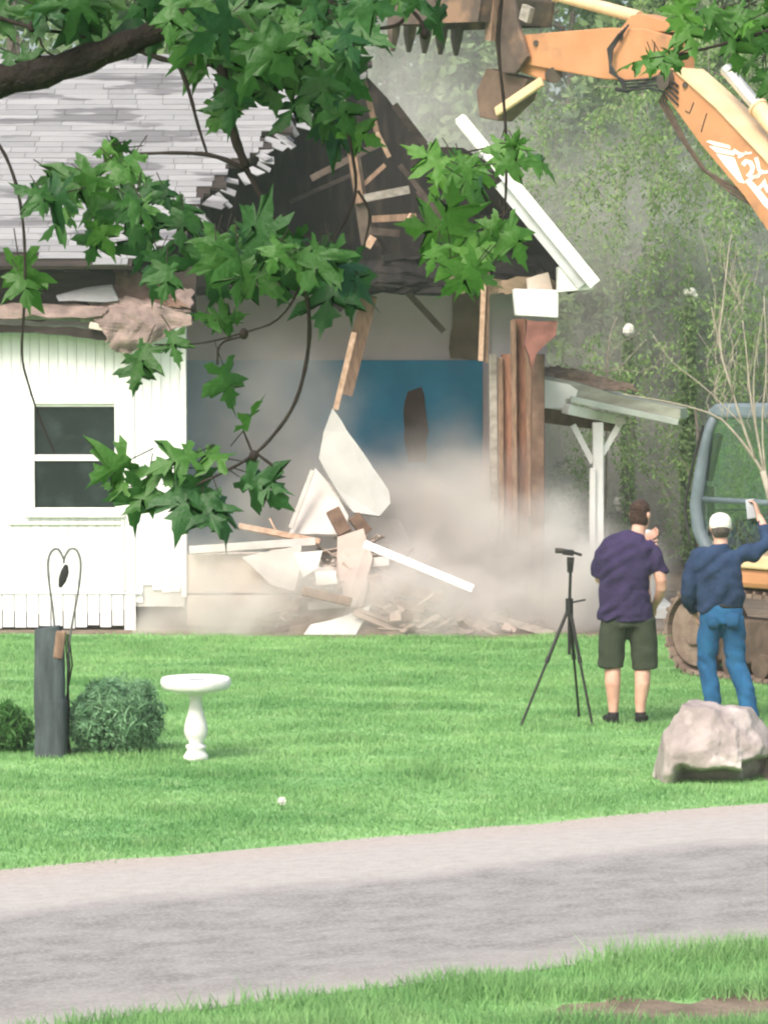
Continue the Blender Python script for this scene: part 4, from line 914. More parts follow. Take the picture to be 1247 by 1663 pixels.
for q in (Vector((-.075, -.02, 0)), Vector((.215, -.04, 0))):
    k = MB(); k.loft([(q + Vector((0, -.08, .035)), .036, .03), (q + Vector((0, -.03, .045)), .044, .045), (q + Vector((0, .06, .04)), .048, .038), (q + Vector((0, .15, .03)), .046, .028), (q + Vector((0, .21, .025)), .028, .02)], 16)
    remesh(k, 'shoe', M['shoe'], p2, .007, 3)
ph = root('phone', Vector((W(1180, 0, 25.05).x + .24, 25.33, 1.685)), 'pale phone held up high by the person in the white cap', 'phone')
rot = Matrix.Rotation(.35, 3, 'Z') @ Matrix.Rotation(-.12, 3, 'Y')
MB().box((0, 0, 0), (.078, .01, .155), rot).build('case', M['phone'], ph, local=True, bevel=.006)
MB().box(rot @ Vector((.018, -.0066, .055)), (.03, .003, .03), rot).build('lens_plate', M['phone_dark'], ph, local=True)

# ------------------------------------------------------------------ tripod and camera
TP = W(925, 0, 25.0); zc = lambda py: W(0, py, 25).z
tp = root('tripod', (TP.x, 25.0, 0), 'black three-legged camera tripod standing on the lawn', 'tripod')
apex = W(924, 985, 25.0)
for foot in (G(845, 1180), G(962, 1181), Vector((TP.x + .12, 25.5, 0))):
    foot = foot.copy(); mid = apex.lerp(foot, .45)
    lg = MB().tube([apex + (foot - apex).normalized() * .02, mid], .014, 8).tube([mid - (foot - apex).normalized() * .04, foot.lerp(apex, .03)], .010, 8).tube([mid - (foot - apex).normalized() * .03, mid + (foot - apex).normalized() * .02], .018, 8)
    lo_ = lg.build('leg', M['tripod'], tp); MB().tube([foot.lerp(apex, .03), foot], .014, 8).build('foot', M['rubber'], lo_)
MB().tube([W(924, 1063, 25), W(924, 990, 25), W(926, 925, 25)], [.013, .013, .012], 10).build('centre_column', M['tripod'], tp)
MB().tube([W(924, 1000, 25), W(924, 972, 25)], .03, 12).build('collar', M['tripod'], tp)
MB().tube([W(930, 978, 25), W(950, 974, 24.95)], .007, 6).build('crank', M['tripod'], tp)
MB().tube([W(925, 930, 25), W(926, 905, 25)], [.022, .03], 12).box(W(926, 912, 25), (.05, .06, .03)).build('pan_head', M['tripod'], tp, bevel=.004)
cm_ = root('video_camera', W(926, 903, 25), 'small black camcorder mounted on top of the tripod', 'camera')
cc = W(922, 897, 25)
MB().box(cc, (.09, .07, .045), Matrix.Rotation(.12, 3, 'Y')).build('camera_body', M['tripod'], cm_, bevel=.008)
MB().tube([cc + Vector((-.03, -.01, .012)), cc + Vector((-.1, -.02, .015))], [.02, .022], 14).build('lens', M['steel_dark'], cm_)
MB().box(cc + Vector((.075, .0, -.012)), (.07, .03, .022), Matrix.Rotation(.3, 3, 'Y')).build('grip', M['tripod'], cm_, bevel=.005)

# ------------------------------------------------------------------ rock
def rock():
    c = G(1158, 1276); c.y += .22; o = root('boulder', c, 'pale grey boulder on the lawn beside the road', 'boulder')
    bm = bmesh.new(); bmesh.ops.create_icosphere(bm, subdivisions=6, radius=1)
    # cut facets by planes, given as (normal, distance) in the unit of half the width
    pl = [((-.62, -.55, .52), .86), ((-.2, -.75, .62), .70), ((.35, -.8, .45), .62), ((.75, -.3, .6), .84), ((.12, -.1, 1), .80), ((-.78, .2, .56), .86), ((.9, -.55, .0), .82), ((-.95, -.35, .05), .88), ((.0, 1, .2), .7), ((.55, -.65, .75), .70), ((-.1, -1, -.1), .66)]
    for v in bm.verts:
        d = v.co.normalized(); rr = 1.3
        for n, k in pl:
            n = Vector(n).normalized(); q = d.dot(n)
            if q > .02: rr = min(rr, k / q)
        rr += .05 * mnoise.noise(d * 2.3) + .03 * mnoise.noise(d * 6) + .012 * mnoise.noise(d * 17)
        p = d * rr
        if p.z < -.12 and p.y < .2: p.y += min(.3, (-.12 - p.z) * 1.2)     # undercut front
        c_ = Vector((p.x * .415, p.y * .34, p.z * .46 + .13)); lim_ = .125 + .05 * mnoise.noise(Vector((c_.x * 7, 3, 0))) + (.06 if c_.x > .2 else 0)
        if c_.x > -.27 and c_.y < .05 and c_.z < lim_: c_.y += min(.24, (lim_ - c_.z) * 4) * min(1, (c_.x + .27) * 12)
        if c_.x < -.33: c_.x = -.33 + (c_.x + .33) * .35
        v.co = c_
    me = bpy.data.meshes.new('boulder'); bm.to_mesh(me); bm.free(); b_ = link('stone', me, M['rock'], o, True)
rock()

# ------------------------------------------------------------------ bird bath
c = G(317, 1238); c.y += .12
bbt = root('bird_bath', c, 'white concrete bird bath with a round bowl on a baluster foot', 'bird bath')
sc = .665 / .665; hz = W(0, 1104, c.y).z
pd = [(.088, 0), (.088, .035), (.078, .05), (.062, .085), (.072, .10), (.074, .118), (.05, .13), (.048, .14), (.078, .19), (.086, .235), (.08, .29), (.062, .36), (.046, .44), (.042, .49), (.055, .52), (.085, .55), (.10, .575)]
zs = (hz - .06) / .575
MB().lathe([(a, z * zs) for a, z in pd], c, 36).build('pedestal', M['concrete_white'], bbt, smooth=True)
bl = hz - .06
MB().lathe([(.06, bl - .045), (.11, bl - .035), (.17, bl - .022), (.205, bl - .012), (.232, bl - .006), (.248, bl + .015), (.254, bl + .04), (.25, bl + .065), (.238, bl + .078), (.222, bl + .08), (.2, bl + .065), (.13, bl + .045), (.01, bl + .04)], c, 48).build('bowl', M['concrete_white'], bbt, smooth=True)
MB().lathe([(.195, bl + .055), (.196, bl + .06), (.01, bl + .062)], c, 40).build('water', M['water'], bbt)

# ------------------------------------------------------------------ post with the heart hook, shrubs
pc = G(81, 1231); pc.y += .09
po = root('wooden_post', pc, 'weathered dark grey post standing in the flower bed', 'post')
mb = MB(); hw_ = .115; r = random.Random(4); zt = W(0, 1019, pc.y).z
mb.loft([((0 + .0, 0, 0), .118, .1), ((.004, 0, .2), .115, .1), ((.0, 0, .4), .117, .1), ((-.006, 0, .43), .112, .098), ((-.004, 0, .7), .108, .096), ((-.006, 0, .85), .104, .094), ((-.02, 0, zt), .09, .085)], 24, sup=4)
mb.v = [v + pc for v in mb.v]; mb.build('timber', M['post'], po)
MB().box(pc + Vector((.075, -.07, .82)), (.07, .06, .2), Matrix.Rotation(.12, 3, 'Y')).build('split_face', M['old_wood'], po, bevel=.01)
hk = root('heart_hook', G(112, 1232), 'thin iron heart-shaped hook behind the dark post with a small hanger', 'garden hook')
Yh = pc.y + .14
L_ = [W(a, b, Yh) for a, b in ((92, 1060), (88, 1000), (82, 960), (78, 925), (79, 905), (87, 891), (97, 892), (104, 908))]
R_ = [W(a, b, Yh) for a, b in ((112, 1232), (110, 1100), (113, 1040), (120, 1000), (128, 960), (132, 925), (131, 905), (124, 891), (113, 891), (105, 905), (104, 915))]
def smoothp(P, it=2):
    for _ in range(it):
        Q = [P[0]]
        for a, b_ in zip(P, P[1:]): Q += [a.lerp(b_, .25), a.lerp(b_, .75)]
        P = Q + [P[-1]]
    return P
MB().tube(smoothp(L_), .0085, 6).tube(smoothp(R_), .0085, 6).build('hook_rod', M['iron'], hk, smooth=True)
hg = root('hanging_chime', W(104, 917, Yh), 'small dark feather-shaped ornament hanging inside the iron heart', 'ornament')
MB().loft([(W(108, 917, Yh), .012, .008), (W(106, 928, Yh), .03, .012), (W(102, 942, Yh), .03, .012), (W(98, 954, Yh), .012, .006)], 10).build('pendant', M['tripod'], hg)
vn = MB()
for k in range(3): vn.tube([W(110 + k * 3, 1228, Yh), W(113 - k * 4, 1150, Yh - .02), W(110 + k * 4, 1080, Yh), W(106 + k * 3, 1030, Yh)], .006, 5)
vs = vn.build('vine', M['twig']); tag(vs, 'thin dry vine climbing the hook behind the dark post', 'vine')

def leaf_cloud(n, centre, rad, size, seed, shell=.5, clump=0, asp=.45, droop=.0):
    """many small leaf faces through an ellipsoid, gathered in clumps"""
    r = np.random.default_rng(seed); c = np.array(centre); rad = np.array(rad)
    if clump:
        d = r.normal(size=(clump, 3)); d /= np.linalg.norm(d, axis=1)[:, None]; cc = d * (r.uniform(.35, 1, clump) ** .6)[:, None]
        k = r.integers(0, clump, n); sz = r.uniform(.12, .34, clump); g = r.normal(size=(n, 3)); g /= np.linalg.norm(g, axis=1)[:, None]
        p = cc[k] + g * (sz[k] * r.uniform(.3, 1, n) ** .5)[:, None]
    else:
        d = r.normal(size=(n, 3)); d /= np.linalg.norm(d, axis=1)[:, None]; p = d * (r.uniform(shell, 1, n) ** .5)[:, None]
        b_ = np.array([mnoise.noise(Vector(q) * 3 + Vector((seed, 0, 0))) for q in p]); p *= (1 + .12 * b_)[:, None]
    p = c + p * rad
    a = r.normal(size=(n, 3)); a[:, 2] -= droop; a /= np.linalg.norm(a, axis=1)[:, None]
    b2 = np.cross(a, r.normal(size=(n, 3))); b2 /= np.linalg.norm(b2, axis=1)[:, None]
    L = (size * r.uniform(.6, 1.4, n))[:, None]; Wd = L * asp
    V = np.stack([p - a * L / 2, p + b2 * Wd / 2, p + a * L / 2, p - b2 * Wd / 2], 1)
    return V.reshape(-1, 3)
def shrub(name, label, px, py, wpx, hpx, m, n, size, seed, Yoff=.2, asp=.3):
    c = G(px, py); c.y += Yoff; s_ = F / c.y; o = root(name, c, label, 'shrub')
    V = np.concatenate([leaf_cloud(n // 2, (0, 0, hpx / s_ * .42), (wpx / s_ / 2 * .92, wpx / s_ / 2 * .8, hpx / s_ * .5), size, seed, .4, asp=asp, droop=.5), leaf_cloud(n // 2, (0, 0, hpx / s_ * .44), (wpx / s_ / 2, wpx / s_ / 2 * .85, hpx / s_ * .56), size * 2.2, seed + 50, .5, 70, asp * .35, .5)])
    V[:, 2] = np.maximum(V[:, 2], .0); np_mesh('foliage', V, 4, m, o)
    st = MB(); r = random.Random(seed)
    for k in range(9): a = r.uniform(0, 6.3); st.tube([(0, 0, 0), (.4 * wpx / s_ / 2 * math.cos(a), .4 * wpx / s_ / 2 * math.sin(a), .3 * hpx / s_), (.75 * wpx / s_ / 2 * math.cos(a), .7 * wpx / s_ / 2 * math.sin(a), .6 * hpx / s_)], [.008, .006, .003], 5)
    st.build('stem', M['twig'], o, local=True); return o
shrub('round_shrub', 'rounded blue-green shrub right of the dark post', 186, 1228, 166, 128, M['shrub'], 15000, .04, 3)
shrub('low_shrub', 'low bright green shrub at the left edge beside the post', 8, 1226, 92, 82, M['shrub_b'], 3000, .05, 4)

dc = G(457, 1316); dd = root('dandelion', dc, 'single white dandelion puff standing in the lawn near the road', 'flower')
MB().tube([dc, dc + Vector((.005, 0, .045))], .003, 6).build('stem', M['shrub_b'], dd)
rr_ = random.Random(2); pf = MB()
for k in range(60):
    d_ = Vector((rr_.gauss(0, 1), rr_.gauss(0, 1), rr_.gauss(0, 1))).normalized(); pf.beam(dc + Vector((.005, 0, .06)), dc + Vector((.005, 0, .06)) + d_ * .028, .006, .006)
pf.build('seed_head', M['flower'], dd)

# ------------------------------------------------------------------ background trees
def tree(name, label, px, Y, rpx, z0, z1, m, n, size, seed, clump=60, trunk=.2, droop=.2, asp=.5, group='trees behind the house'):
    x = W(px, 600, Y).x; rad = rpx / F * Y; o = root(name, (x, Y, 0), label, 'tree', group)
    r = random.Random(seed); top = z0 + (z1 - z0) * .75; wob = lambda q: (r.uniform(-q, q), r.uniform(-q, q))
    tk = MB(); a = wob(.15); b_ = wob(.3); tk.tube([(0, 0, -.05), (a[0], a[1], z0 * .6), (b_[0], b_[1], z0 + (z1 - z0) * .3), (b_[0] * 1.5, b_[1] * 1.5, top)], [trunk, trunk * .8, trunk * .55, trunk * .15], 10)
    tk.build('trunk', M['trunk'], o, local=True, smooth=True)
    lm = MB()
    for k in range(11):
        an = r.uniform(0, 6.3); zz = z0 * .8 + (top - z0 * .8) * r.uniform(.0, .85); L = rad * r.uniform(.5, .9)
        lm.tube([(b_[0] * .7, b_[1] * .7, zz), (L * .5 * math.cos(an), L * .5 * math.sin(an), zz + L * .35), (L * math.cos(an), L * math.sin(an), zz + L * .5)], [trunk * .3, trunk * .2, trunk * .07], 6)
    lm.build('limbs', M['trunk'], o, local=True)
    V = leaf_cloud(n, (0, 0, (z0 + z1) / 2), (rad, rad * .8, (z1 - z0) / 2), size, seed, .4, clump, asp, droop)
    V[:, 2] = np.maximum(V[:, 2], .05); np_mesh('crown', V, 4, m, o); return o
BG = [(60, 50, 330, 2.0, 13, 'tree_b', 'pale green round tree behind the white wall, furthest left'),
      (400, 56, 320, 2.2, 14, 'tree_c', 'grey-green tall tree rising behind the roof ridge'),
      (640, 62, 300, 1.5, 15, 'tree_c', 'misty grey-green tree just right of the torn gable peak'),
      (760, 49, 170, .6, 7.6, 'tree_b', 'light yellow-green bushy tree under the excavator bucket'),
      (900, 58, 270, 1.5, 14, 'tree_a', 'dark green tall tree behind the excavator arm'),
      (1010, 47, 190, .4, 8.2, 'tree_a', 'dense dark tree right behind the barge board end'),
      (1180, 52, 250, 1.0, 14, 'tree_b', 'bright green tree behind the excavator boom'),
      (1330, 46, 230, .5, 10, 'tree_c', 'olive tree at the right edge behind the cab'),
      (940, 44, 120, .2, 4.2, 'tree_b', 'low green tree seen through the porch opening'),
      (1120, 43, 140, .2, 4.6, 'tree_a', 'low dark bushy tree behind the porch and the cab'),
      (200, 66, 360, 1, 16, 'tree_b', 'far pale tree deep behind the left of the roof'),
      (800, 70, 330, 1, 17, 'tree_b', 'far pale tree deep behind the porch'),
      (1150, 68, 360, 1, 17, 'tree_c', 'far grey tree deep behind the boom')]
for i, (px, Y, rp, z0, z1, m, lb) in enumerate(BG):
    tree('leafy_tree', lb, px, Y, rp, z0, z1, M[m], 15000 if Y < 60 else 11000, .17 if Y < 48 else .22, 40 + i, clump=70 if z1 > 9 else 45)
# drooping willow
def willow(px, Y, rpx, z1, seed, label, n=120):
    x = W(px, 600, Y).x; rad = rpx / F * Y; o = root('willow_tree', (x, Y, 0), label, 'tree', 'trees behind the house'); r = random.Random(seed)
    MB().tube([(0, 0, -.05), (.1, 0, z1 * .14), (.0, .1, z1 * .3)], [.06, .035, .015], 10).build('trunk', M['trunk'], o, local=True, smooth=True)
    st = MB(); LV = []
    for k in range(n):
        a = r.uniform(0, 6.3); q = rad * math.sqrt(r.uniform(.05, 1)); zt_ = z1 * r.uniform(.18, 1); L = r.uniform(.5, 1.9); da = r.uniform(0, 6.3); dq = r.uniform(.1, .9)
        P = [Vector((q * math.cos(a) + dq * math.cos(da) * (j / 5) ** .6, q * math.sin(a) + dq * math.sin(da) * (j / 5) ** .6, zt_ - L * (j / 5) ** 1.5 + .25 * dq * math.sin(j / 5 * 3))) for j in range(6)]
        st.tube(P, [.005, .0045, .004, .0035, .003, .002], 4, False)
        for s_ in range(int(L * 150)):
            t_ = r.random() * 4.99; i_ = int(t_); p = P[i_].lerp(P[i_ + 1], t_ - i_) + Vector((r.gauss(0, .08), r.gauss(0, .08), r.gauss(0, .04)))
            d = Vector((r.gauss(0, .8), r.gauss(0, .8), -.7)).normalized(); sd_ = d.cross(Vector((r.gauss(0, 1), r.gauss(0, 1), .2))).normalized(); l = r.uniform(.05, .11)
            LV += [p, p + d * l * .5 + sd_ * l * .14, p + d * l, p + d * l * .5 - sd_ * l * .14]
    st.build('branches', M['pale_bark'], o, local=True); np_mesh('crown', np.array([tuple(v) for v in LV]), 4, M['willow'], o)
willow(1130, 40.5, 170, 7.4, 3, 'wispy drooping willow behind the excavator boom')
willow(905, 43, 130, 6.8, 4, 'thin drooping willow behind the end of the arm', 60)
# undergrowth along the wood's edge
r = np.random.default_rng(77); VV = []
for k in range(26):
    px = 560 + k * 34 + r.uniform(-20, 20); Y = r.uniform(41, 48); p = W(px, 600, Y); VV.append(leaf_cloud(900, (p.x, Y, r.uniform(.3, .7)), (r.uniform(.5, .9), .5, r.uniform(.5, 1.1)), .12, 200 + k, .4))
for k in range(16):
    p = Vector((-9 + k * 1.1, r.uniform(58, 64), 1.2)); VV.append(leaf_cloud(1200, p, (1.6, 1.2, 2.2), .2, 300 + k, .4))
VV = np.concatenate(VV); VV[:, 2] = np.maximum(VV[:, 2], 0)
tag(np_mesh('undergrowth', VV, 4, M['tree_a']), 'band of green undergrowth along the edge of the wood', 'undergrowth', kind='stuff')
# pale flowering bushes
def flower_bush(label, px, py, Y, rp, n, seed, base):
    p = W(px, py, Y); s_ = F / Y; o = root('flowering_bush', (p.x, Y, 0), label, 'bush', 'flowering bushes')
    h = p.z; r_ = rp / s_
    V = leaf_cloud(1300, (0, 0, h * .55), (r_ * 1.1, r_, h * .55), .1, seed, .3); V[:, 2] = np.maximum(V[:, 2], 0); np_mesh('foliage', V, 4, M['tree_b'], o)
    f_ = MB(); r = random.Random(seed)
    for k in range(n): a = r.uniform(0, 6.3); f_.ball((r_ * .8 * r.random() * math.cos(a), -r_ * .8, h + r.uniform(-r_ * .5, r_ * .5)), r.uniform(.04, .09), 8, 5)
    f_.build('blossoms', M['flower'], o, local=True)
flower_bush('bush of pale blossoms behind the person in purple', 1012, 818, 42, 24, 9, 1, 0)
flower_bush('tall bush with a single white bloom high above the porch', 1118, 476, 41, 12, 3, 2, 0)
flower_bush('tall bush with one white bloom just over the porch roof', 1020, 532, 41.5, 11, 2, 3, 0)
# bare sapling in front of the cab
sp_ = root('bare_sapling', Vector((W(1262, 900, 26.6).x, 26.6, 0)), 'pale bare twiggy sapling in front of the excavator cab', 'sapling')
tw = MB(); Yt = 26.6; q = lambda a, b, d=0: W(a, b, Yt + d)
tw.tube([q(1262, 1120), q(1262, 950), q(1254, 820), q(1238, 765)], [.045, .04, .032, .026], 8).build('trunk', M['pale_bark'], sp_, smooth=True)
tw = MB()
def br_(P, r0, r1): P = smoothp([q(*p) for p in P], 1); n = len(P); tw.tube(P, [r0 + (r1 - r0) * i / (n - 1) for i in range(n)], 6)
br_([(1240, 770), (1218, 735), (1190, 700), (1165, 675), (1100, 655), (1010, 640)], .016, .004)
br_([(1225, 745), (1205, 690), (1190, 640), (1170, 575), (1155, 500)], .014, .005)
br_([(1190, 640), (1165, 560), (1175, 480), (1183, 400), (1188, 380)], .012, .004)
br_([(1240, 770), (1228, 700), (1218, 650), (1212, 575), (1205, 520)], .013, .004)
br_([(1228, 700), (1222, 640), (1226, 570), (1240, 500)], .008, .003)
br_([(1205, 690), (1195, 680), (1140, 625), (1090, 590), (1060, 545)], .008, .003)
br_([(1262, 850), (1245, 800), (1235, 690), (1245, 600), (1240, 480)], .012, .004)
r = random.Random(5)
for k in range(46):
    a, b_ = r.uniform(1150, 1250), r.uniform(420, 700); br_([(a, b_), (a + r.uniform(-14, 14), b_ - r.uniform(20, 40)), (a + r.uniform(-30, 30), b_ - r.uniform(50, 90))], .004, .0015)
tw.build('branches', M['pale_bark'], sp_, smooth=True)
V = []
for k in range(14): V.append(leaf_cloud(34, W(r.uniform(1150, 1250), r.uniform(430, 650), Yt), (.18, .15, .22), .06, 400 + k, .2))
np_mesh('leaves', np.concatenate(V), 4, M['tree_b'], sp_)
# thin pale branches over the porch
bp_ = root('bare_branches', Vector((W(985, 600, 37.5).x, 37.5, 0)), 'thin pale bare shrub growing above the porch roof', 'shrub'); tw = MB(); Yt = 37.5
br_([(985, 1000), (985, 700), (984, 600), (988, 560), (994, 530), (1002, 515)], .02, .006); br_([(984, 605), (1010, 595), (1030, 570), (1050, 550)], .01, .003); br_([(984, 605), (965, 595), (950, 612)], .008, .003); br_([(984, 590), (1000, 560), (1040, 540)], .006, .003)
br_([(984, 600), (915, 600), (912, 560)], .006, .003); br_([(984, 600), (1060, 605), (1080, 560)], .006, .003)
tw.build('stems', M['pale_bark'], bp_, smooth=True)

# ------------------------------------------------------------------ the maple we look through
OUT = [(0, 0), (.10, .04), (.26, -.08), (.42, -.06), (.31, .06), (.36, .12), (.16, .20), (.34, .30), (.47, .36), (.64, .56), (.47, .50), (.41, .60), (.28, .50), (.10, .40), (.12, .58), (.26, .70), (.15, .72), (.13, .86), (.05, .90), (0, 1.12)]
OUTL = np.array(OUT + [(-x, y) for x, y in OUT[-2:0:-1]]); NO = len(OUTL)
YM = 6.0; LVS = []; LF_ = []; TINT = []; PET = MB()
def leaf(p, tipdir, nrm, L, tint):
    p = np.array(p); t_ = np.array(tipdir, float); t_ /= np.linalg.norm(t_); n = np.array(nrm, float); n -= t_ * n.dot(t_); n /= np.linalg.norm(n); s_ = np.cross(t_, n)
    fold = rng.uniform(.05, .7); cur = rng.uniform(-.3, .9); sq = rng.uniform(.85, 1.1)
    x, y = OUTL[:, 0] * sq, OUTL[:, 1]
    lob = np.where(x > 0, rng.uniform(.75, 1.1), rng.uniform(.75, 1.1)); x = x * lob; y = y + rng.uniform(-.12, .12) * x; x = x + rng.uniform(-.1, .1) * y ** 2
    jx = x + rng.normal(0, .016, NO); jy = y + rng.normal(0, .012, NO)
    z = -fold * np.abs(jx) - cur * (jy - .3) ** 2 * .6 + .05 * np.sin(jx * 9 + jy * 7)
    k = len(LVS) and sum(len(a) for a in LVS)
    V = p + L * (jx[:, None] * s_ + jy[:, None] * t_ + z[:, None] * n)
    m0 = p + L * (.20 * t_); m1 = p + L * (.48 * t_ - cur * .02 * n)
    V = np.vstack([V, m0, m1]); LVS.append(V)
    a, b_ = k + NO, k + NO + 1
    for i in range(NO):
        j = (i + 1) % NO
        c_ = a if (i < 6 or i >= NO - 6) else b_
        LF_.append((k + i, k + j, c_))
    LF_.append((k + 6, b_, a)); LF_.append((k + NO - 6, a, b_))
    TINT.extend([tint] * len(V))
def pleaf(px, py, ang, Lpx, tint, Y=YM, tilt=.6):
    """leaf base at the photo point, its tip towards ang (0 = down, + = right)"""
    p = W(px, py, Y); a = R(ang); d = (math.sin(a), rng.normal(0, .35), -math.cos(a)); n = (rng.normal(0, .45), -1 + rng.normal(0, .3), rng.normal(.35, tilt))
    leaf(p, d, n, Lpx / F * Y, tint)
    q = W(px - math.sin(a) * Lpx * .4 + rng.normal(0, 5), py - math.cos(a) * Lpx * .4, Y + .02); PET.tube([q, p], .0012, 4, False)
def cluster(cx, cy, rx, ry, n, Lpx, tint, spread=55, Y=YM):
    for _ in range(n):
        a = rng.uniform(0, 2 * np.pi); q = math.sqrt(rng.uniform(0, 1)); pleaf(cx + rx * q * math.cos(a), cy + ry * q * math.sin(a), rng.normal((math.cos(a) * q) * 35, spread), Lpx * rng.uniform(.6, 1.15), min(1, max(0, tint + .10 + rng.normal(0, .17))), Y + rng.normal(0, .18))
# explicit leaves
for a in [(560, 205, 60, 70, .75), (362, 592, 10, 92, .35), (30, 415, 10, 112, .6), (30, 440, 25, 70, .5), (255, 405, 15, 85, .1), (240, 555, -25, 75, .35), (278, 535, 5, 60, .4), (225, 580, -8, 62, .25), (320, 505, 75, 75, .45), (350, 520, 100, 60, .4),
          (708, 5, 12, 75, .15), (560, 420, 10, 105, .1), (540, 440, -10, 110, .05), (470, 430, -15, 90, .1), (130, 10, 12, 95, .15), (90, 5, -30, 80, .1), (20, 85, -20, 70, .2), (30, 90, 60, 60, .2), (375, 170, -35, 60, .55), (352, 160, 20, 65, .5),
          (215, 745, -60, 85, .6), (240, 775, -15, 100, .25), (300, 770, -5, 110, .1), (330, 775, -10, 100, .15), (355, 800, 15, 90, .1), (390, 775, 55, 95, .1), (410, 770, 70, 70, .15), (395, 700, 150, 70, .7), (370, 745, -100, 85, .65), (320, 735, -70, 90, .55), (280, 760, -90, 80, .5), (255, 790, -50, 70, .4), (330, 800, 20, 80, .1), (210, 790, -90, 60, .65)]: pleaf(*a)
cluster(440, 28, 125, 50, 40, 105, .10); cluster(490, 80, 60, 45, 15, 100, .12); cluster(345, 15, 60, 35, 14, 100, .15); cluster(550, 20, 35, 40, 9, 90, .12); cluster(400, 105, 50, 30, 7, 90, .2); cluster(525, 150, 30, 50, 9, 95, .05)
cluster(150, 285, 85, 35, 12, 80, .35); cluster(245, 330, 60, 40, 10, 78, .18); cluster(85, 295, 40, 25, 5, 75, .3); cluster(185, 250, 50, 15, 5, 65, .45); cluster(125, 360, 45, 20, 4, 72, .25); cluster(265, 420, 30, 15, 3, 80, .1)
cluster(425, 400, 85, 18, 10, 100, .12); cluster(520, 405, 40, 30, 7, 105, .08); cluster(345, 395, 40, 22, 5, 85, .12)
cluster(768, 266, 55, 14, 9, 80, .75); cluster(830, 240, 30, 20, 4, 70, .7); cluster(750, 395, 60, 35, 12, 85, .72); cluster(805, 370, 40, 18, 4, 75, .7)
cluster(70, 5, 80, 15, 7, 80, .15); cluster(170, 0, 50, 18, 6, 80, .15); cluster(250, 5, 50, 15, 6, 85, .2)
cluster(1150, 15, 60, 25, 9, 70, .5); cluster(1210, 40, 45, 40, 10, 70, .5); cluster(1080, 88, 32, 12, 6, 60, .6); cluster(1235, 100, 20, 20, 3, 60, .5)
cluster(665, -20, 40, 10, 4, 70, .2)
# more of the crown above and beside the frame
cluster(0, -260, 900, 170, 110, 120, .2, 80); cluster(900, -300, 700, 180, 80, 120, .3, 80); cluster(-450, 150, 330, 350, 60, 120, .2, 80)
tz = Vector((-3.3, 6.1, 0))
mt = root('maple_tree', tz, 'maple tree close to the camera with dark limb and hanging lobed green leaves', 'tree')
MB().tube([tz + Vector(v) for v in ((0, 0, -.05), (.02, 0, .8), (-.05, .02, 1.9), (.1, 0, 2.9), (.05, .05, 4.4))], [.24, .19, .16, .13, .09], 16).build('trunk', M['bark'], mt, smooth=True)
def lim(mb, P, r0, r1, Y=YM, wob=2):
    P = smoothp([W(a + rng.normal(0, wob * .3), b + rng.normal(0, wob * .3), Y) if not isinstance(a, Vector) else a for a, b in P], 2); n = len(P)
    mb.tube(P, [(r0 + (r1 - r0) * i / (n - 1)) / F * Y * (1 + .12 * math.sin(i * 2.1)) for i in range(n)], 9)
mb = MB(); lim(mb, [(-2230, 560), (-1500, 430), (-800, 310), (-250, 190), (-40, 138), (60, 122), (160, 90), (240, 58), (290, 30), (370, -40), (520, -130), (800, -260)], 40, 8); mb.build('limb', M['bark'], mt, smooth=True)
mb = MB()
lim(mb, [(215, 75), (250, 92), (290, 103), (350, 106), (400, 100), (450, 92)], 5, 3)
lim(mb, [(340, -20), (345, 50), (360, 108), (368, 160), (378, 215), (400, 272)], 10, 7); lim(mb, [(398, 275), (350, 252), (290, 248), (215, 250)], 5, 2); lim(mb, [(290, 104), (308, 150), (320, 200), (336, 248)], 4, 2)
lim(mb, [(400, 272), (430, 330), (470, 400), (492, 450), (505, 520), (500, 590), (478, 660), (440, 715), (412, 740), (370, 765), (290, 800)], 4.6, 2.2); lim(mb, [(415, 735), (460, 770)], 3, 2); lim(mb, [(412, 742), (395, 700)], 2.5, 1.5)
lim(mb, [(530, -60), (540, 60), (552, 150), (570, 240), (582, 310), (560, 360), (540, 390)], 3.8, 2); lim(mb, [(582, 310), (605, 345), (590, 400)], 2.5, 1.5)
lim(mb, [(832, -120), (812, 10), (808, 90), (818, 170), (823, 260), (820, 350), (800, 395)], 3.2, 2); lim(mb, [(823, 230), (790, 240), (740, 250)], 2, 1.2); lim(mb, [(820, 345), (790, 370), (740, 400)], 2, 1.2)
lim(mb, [(575, 35), (595, 45), (630, 46), (655, 35), (668, 0), (680, -60)], 3, 3); lim(mb, [(668, 15), (685, 35), (690, 60)], 3, 4)
lim(mb, [(-60, 180), (0, 230), (25, 290), (38, 350), (42, 420), (40, 510), (34, 580), (48, 630), (65, 680), (90, 738)], 3.2, 1.3)
lim(mb, [(500, 440), (460, 520), (400, 540), (330, 560), (250, 560)], 2, 1.2); lim(mb, [(395, 545), (355, 555), (352, 592)], 2, 2)
lim(mb, [(0, 30), (40, 40), (60, 50), (110, 52), (140, 60)], 4, 2); lim(mb, [(60, 50), (72, 85), (105, 95)], 2, 1.5)
lim(mb, [(1330, 20), (1250, 50), (1180, 70), (1120, 85), (1060, 100)], 4, 1.5); lim(mb, [(1330, -60), (1200, 10), (1120, 20)], 4, 1.5)
for kx, ky in ((412, 740), (396, 542), (52, 44), (690, 55)): mb.ball(W(kx, ky, YM), (.009, .009, .011), 8, 6)
mb.build('twigs', M['twig'], mt, smooth=True)
me = bpy.data.meshes.new('leaves'); VA = np.vstack(LVS); inv = np.array(tz)
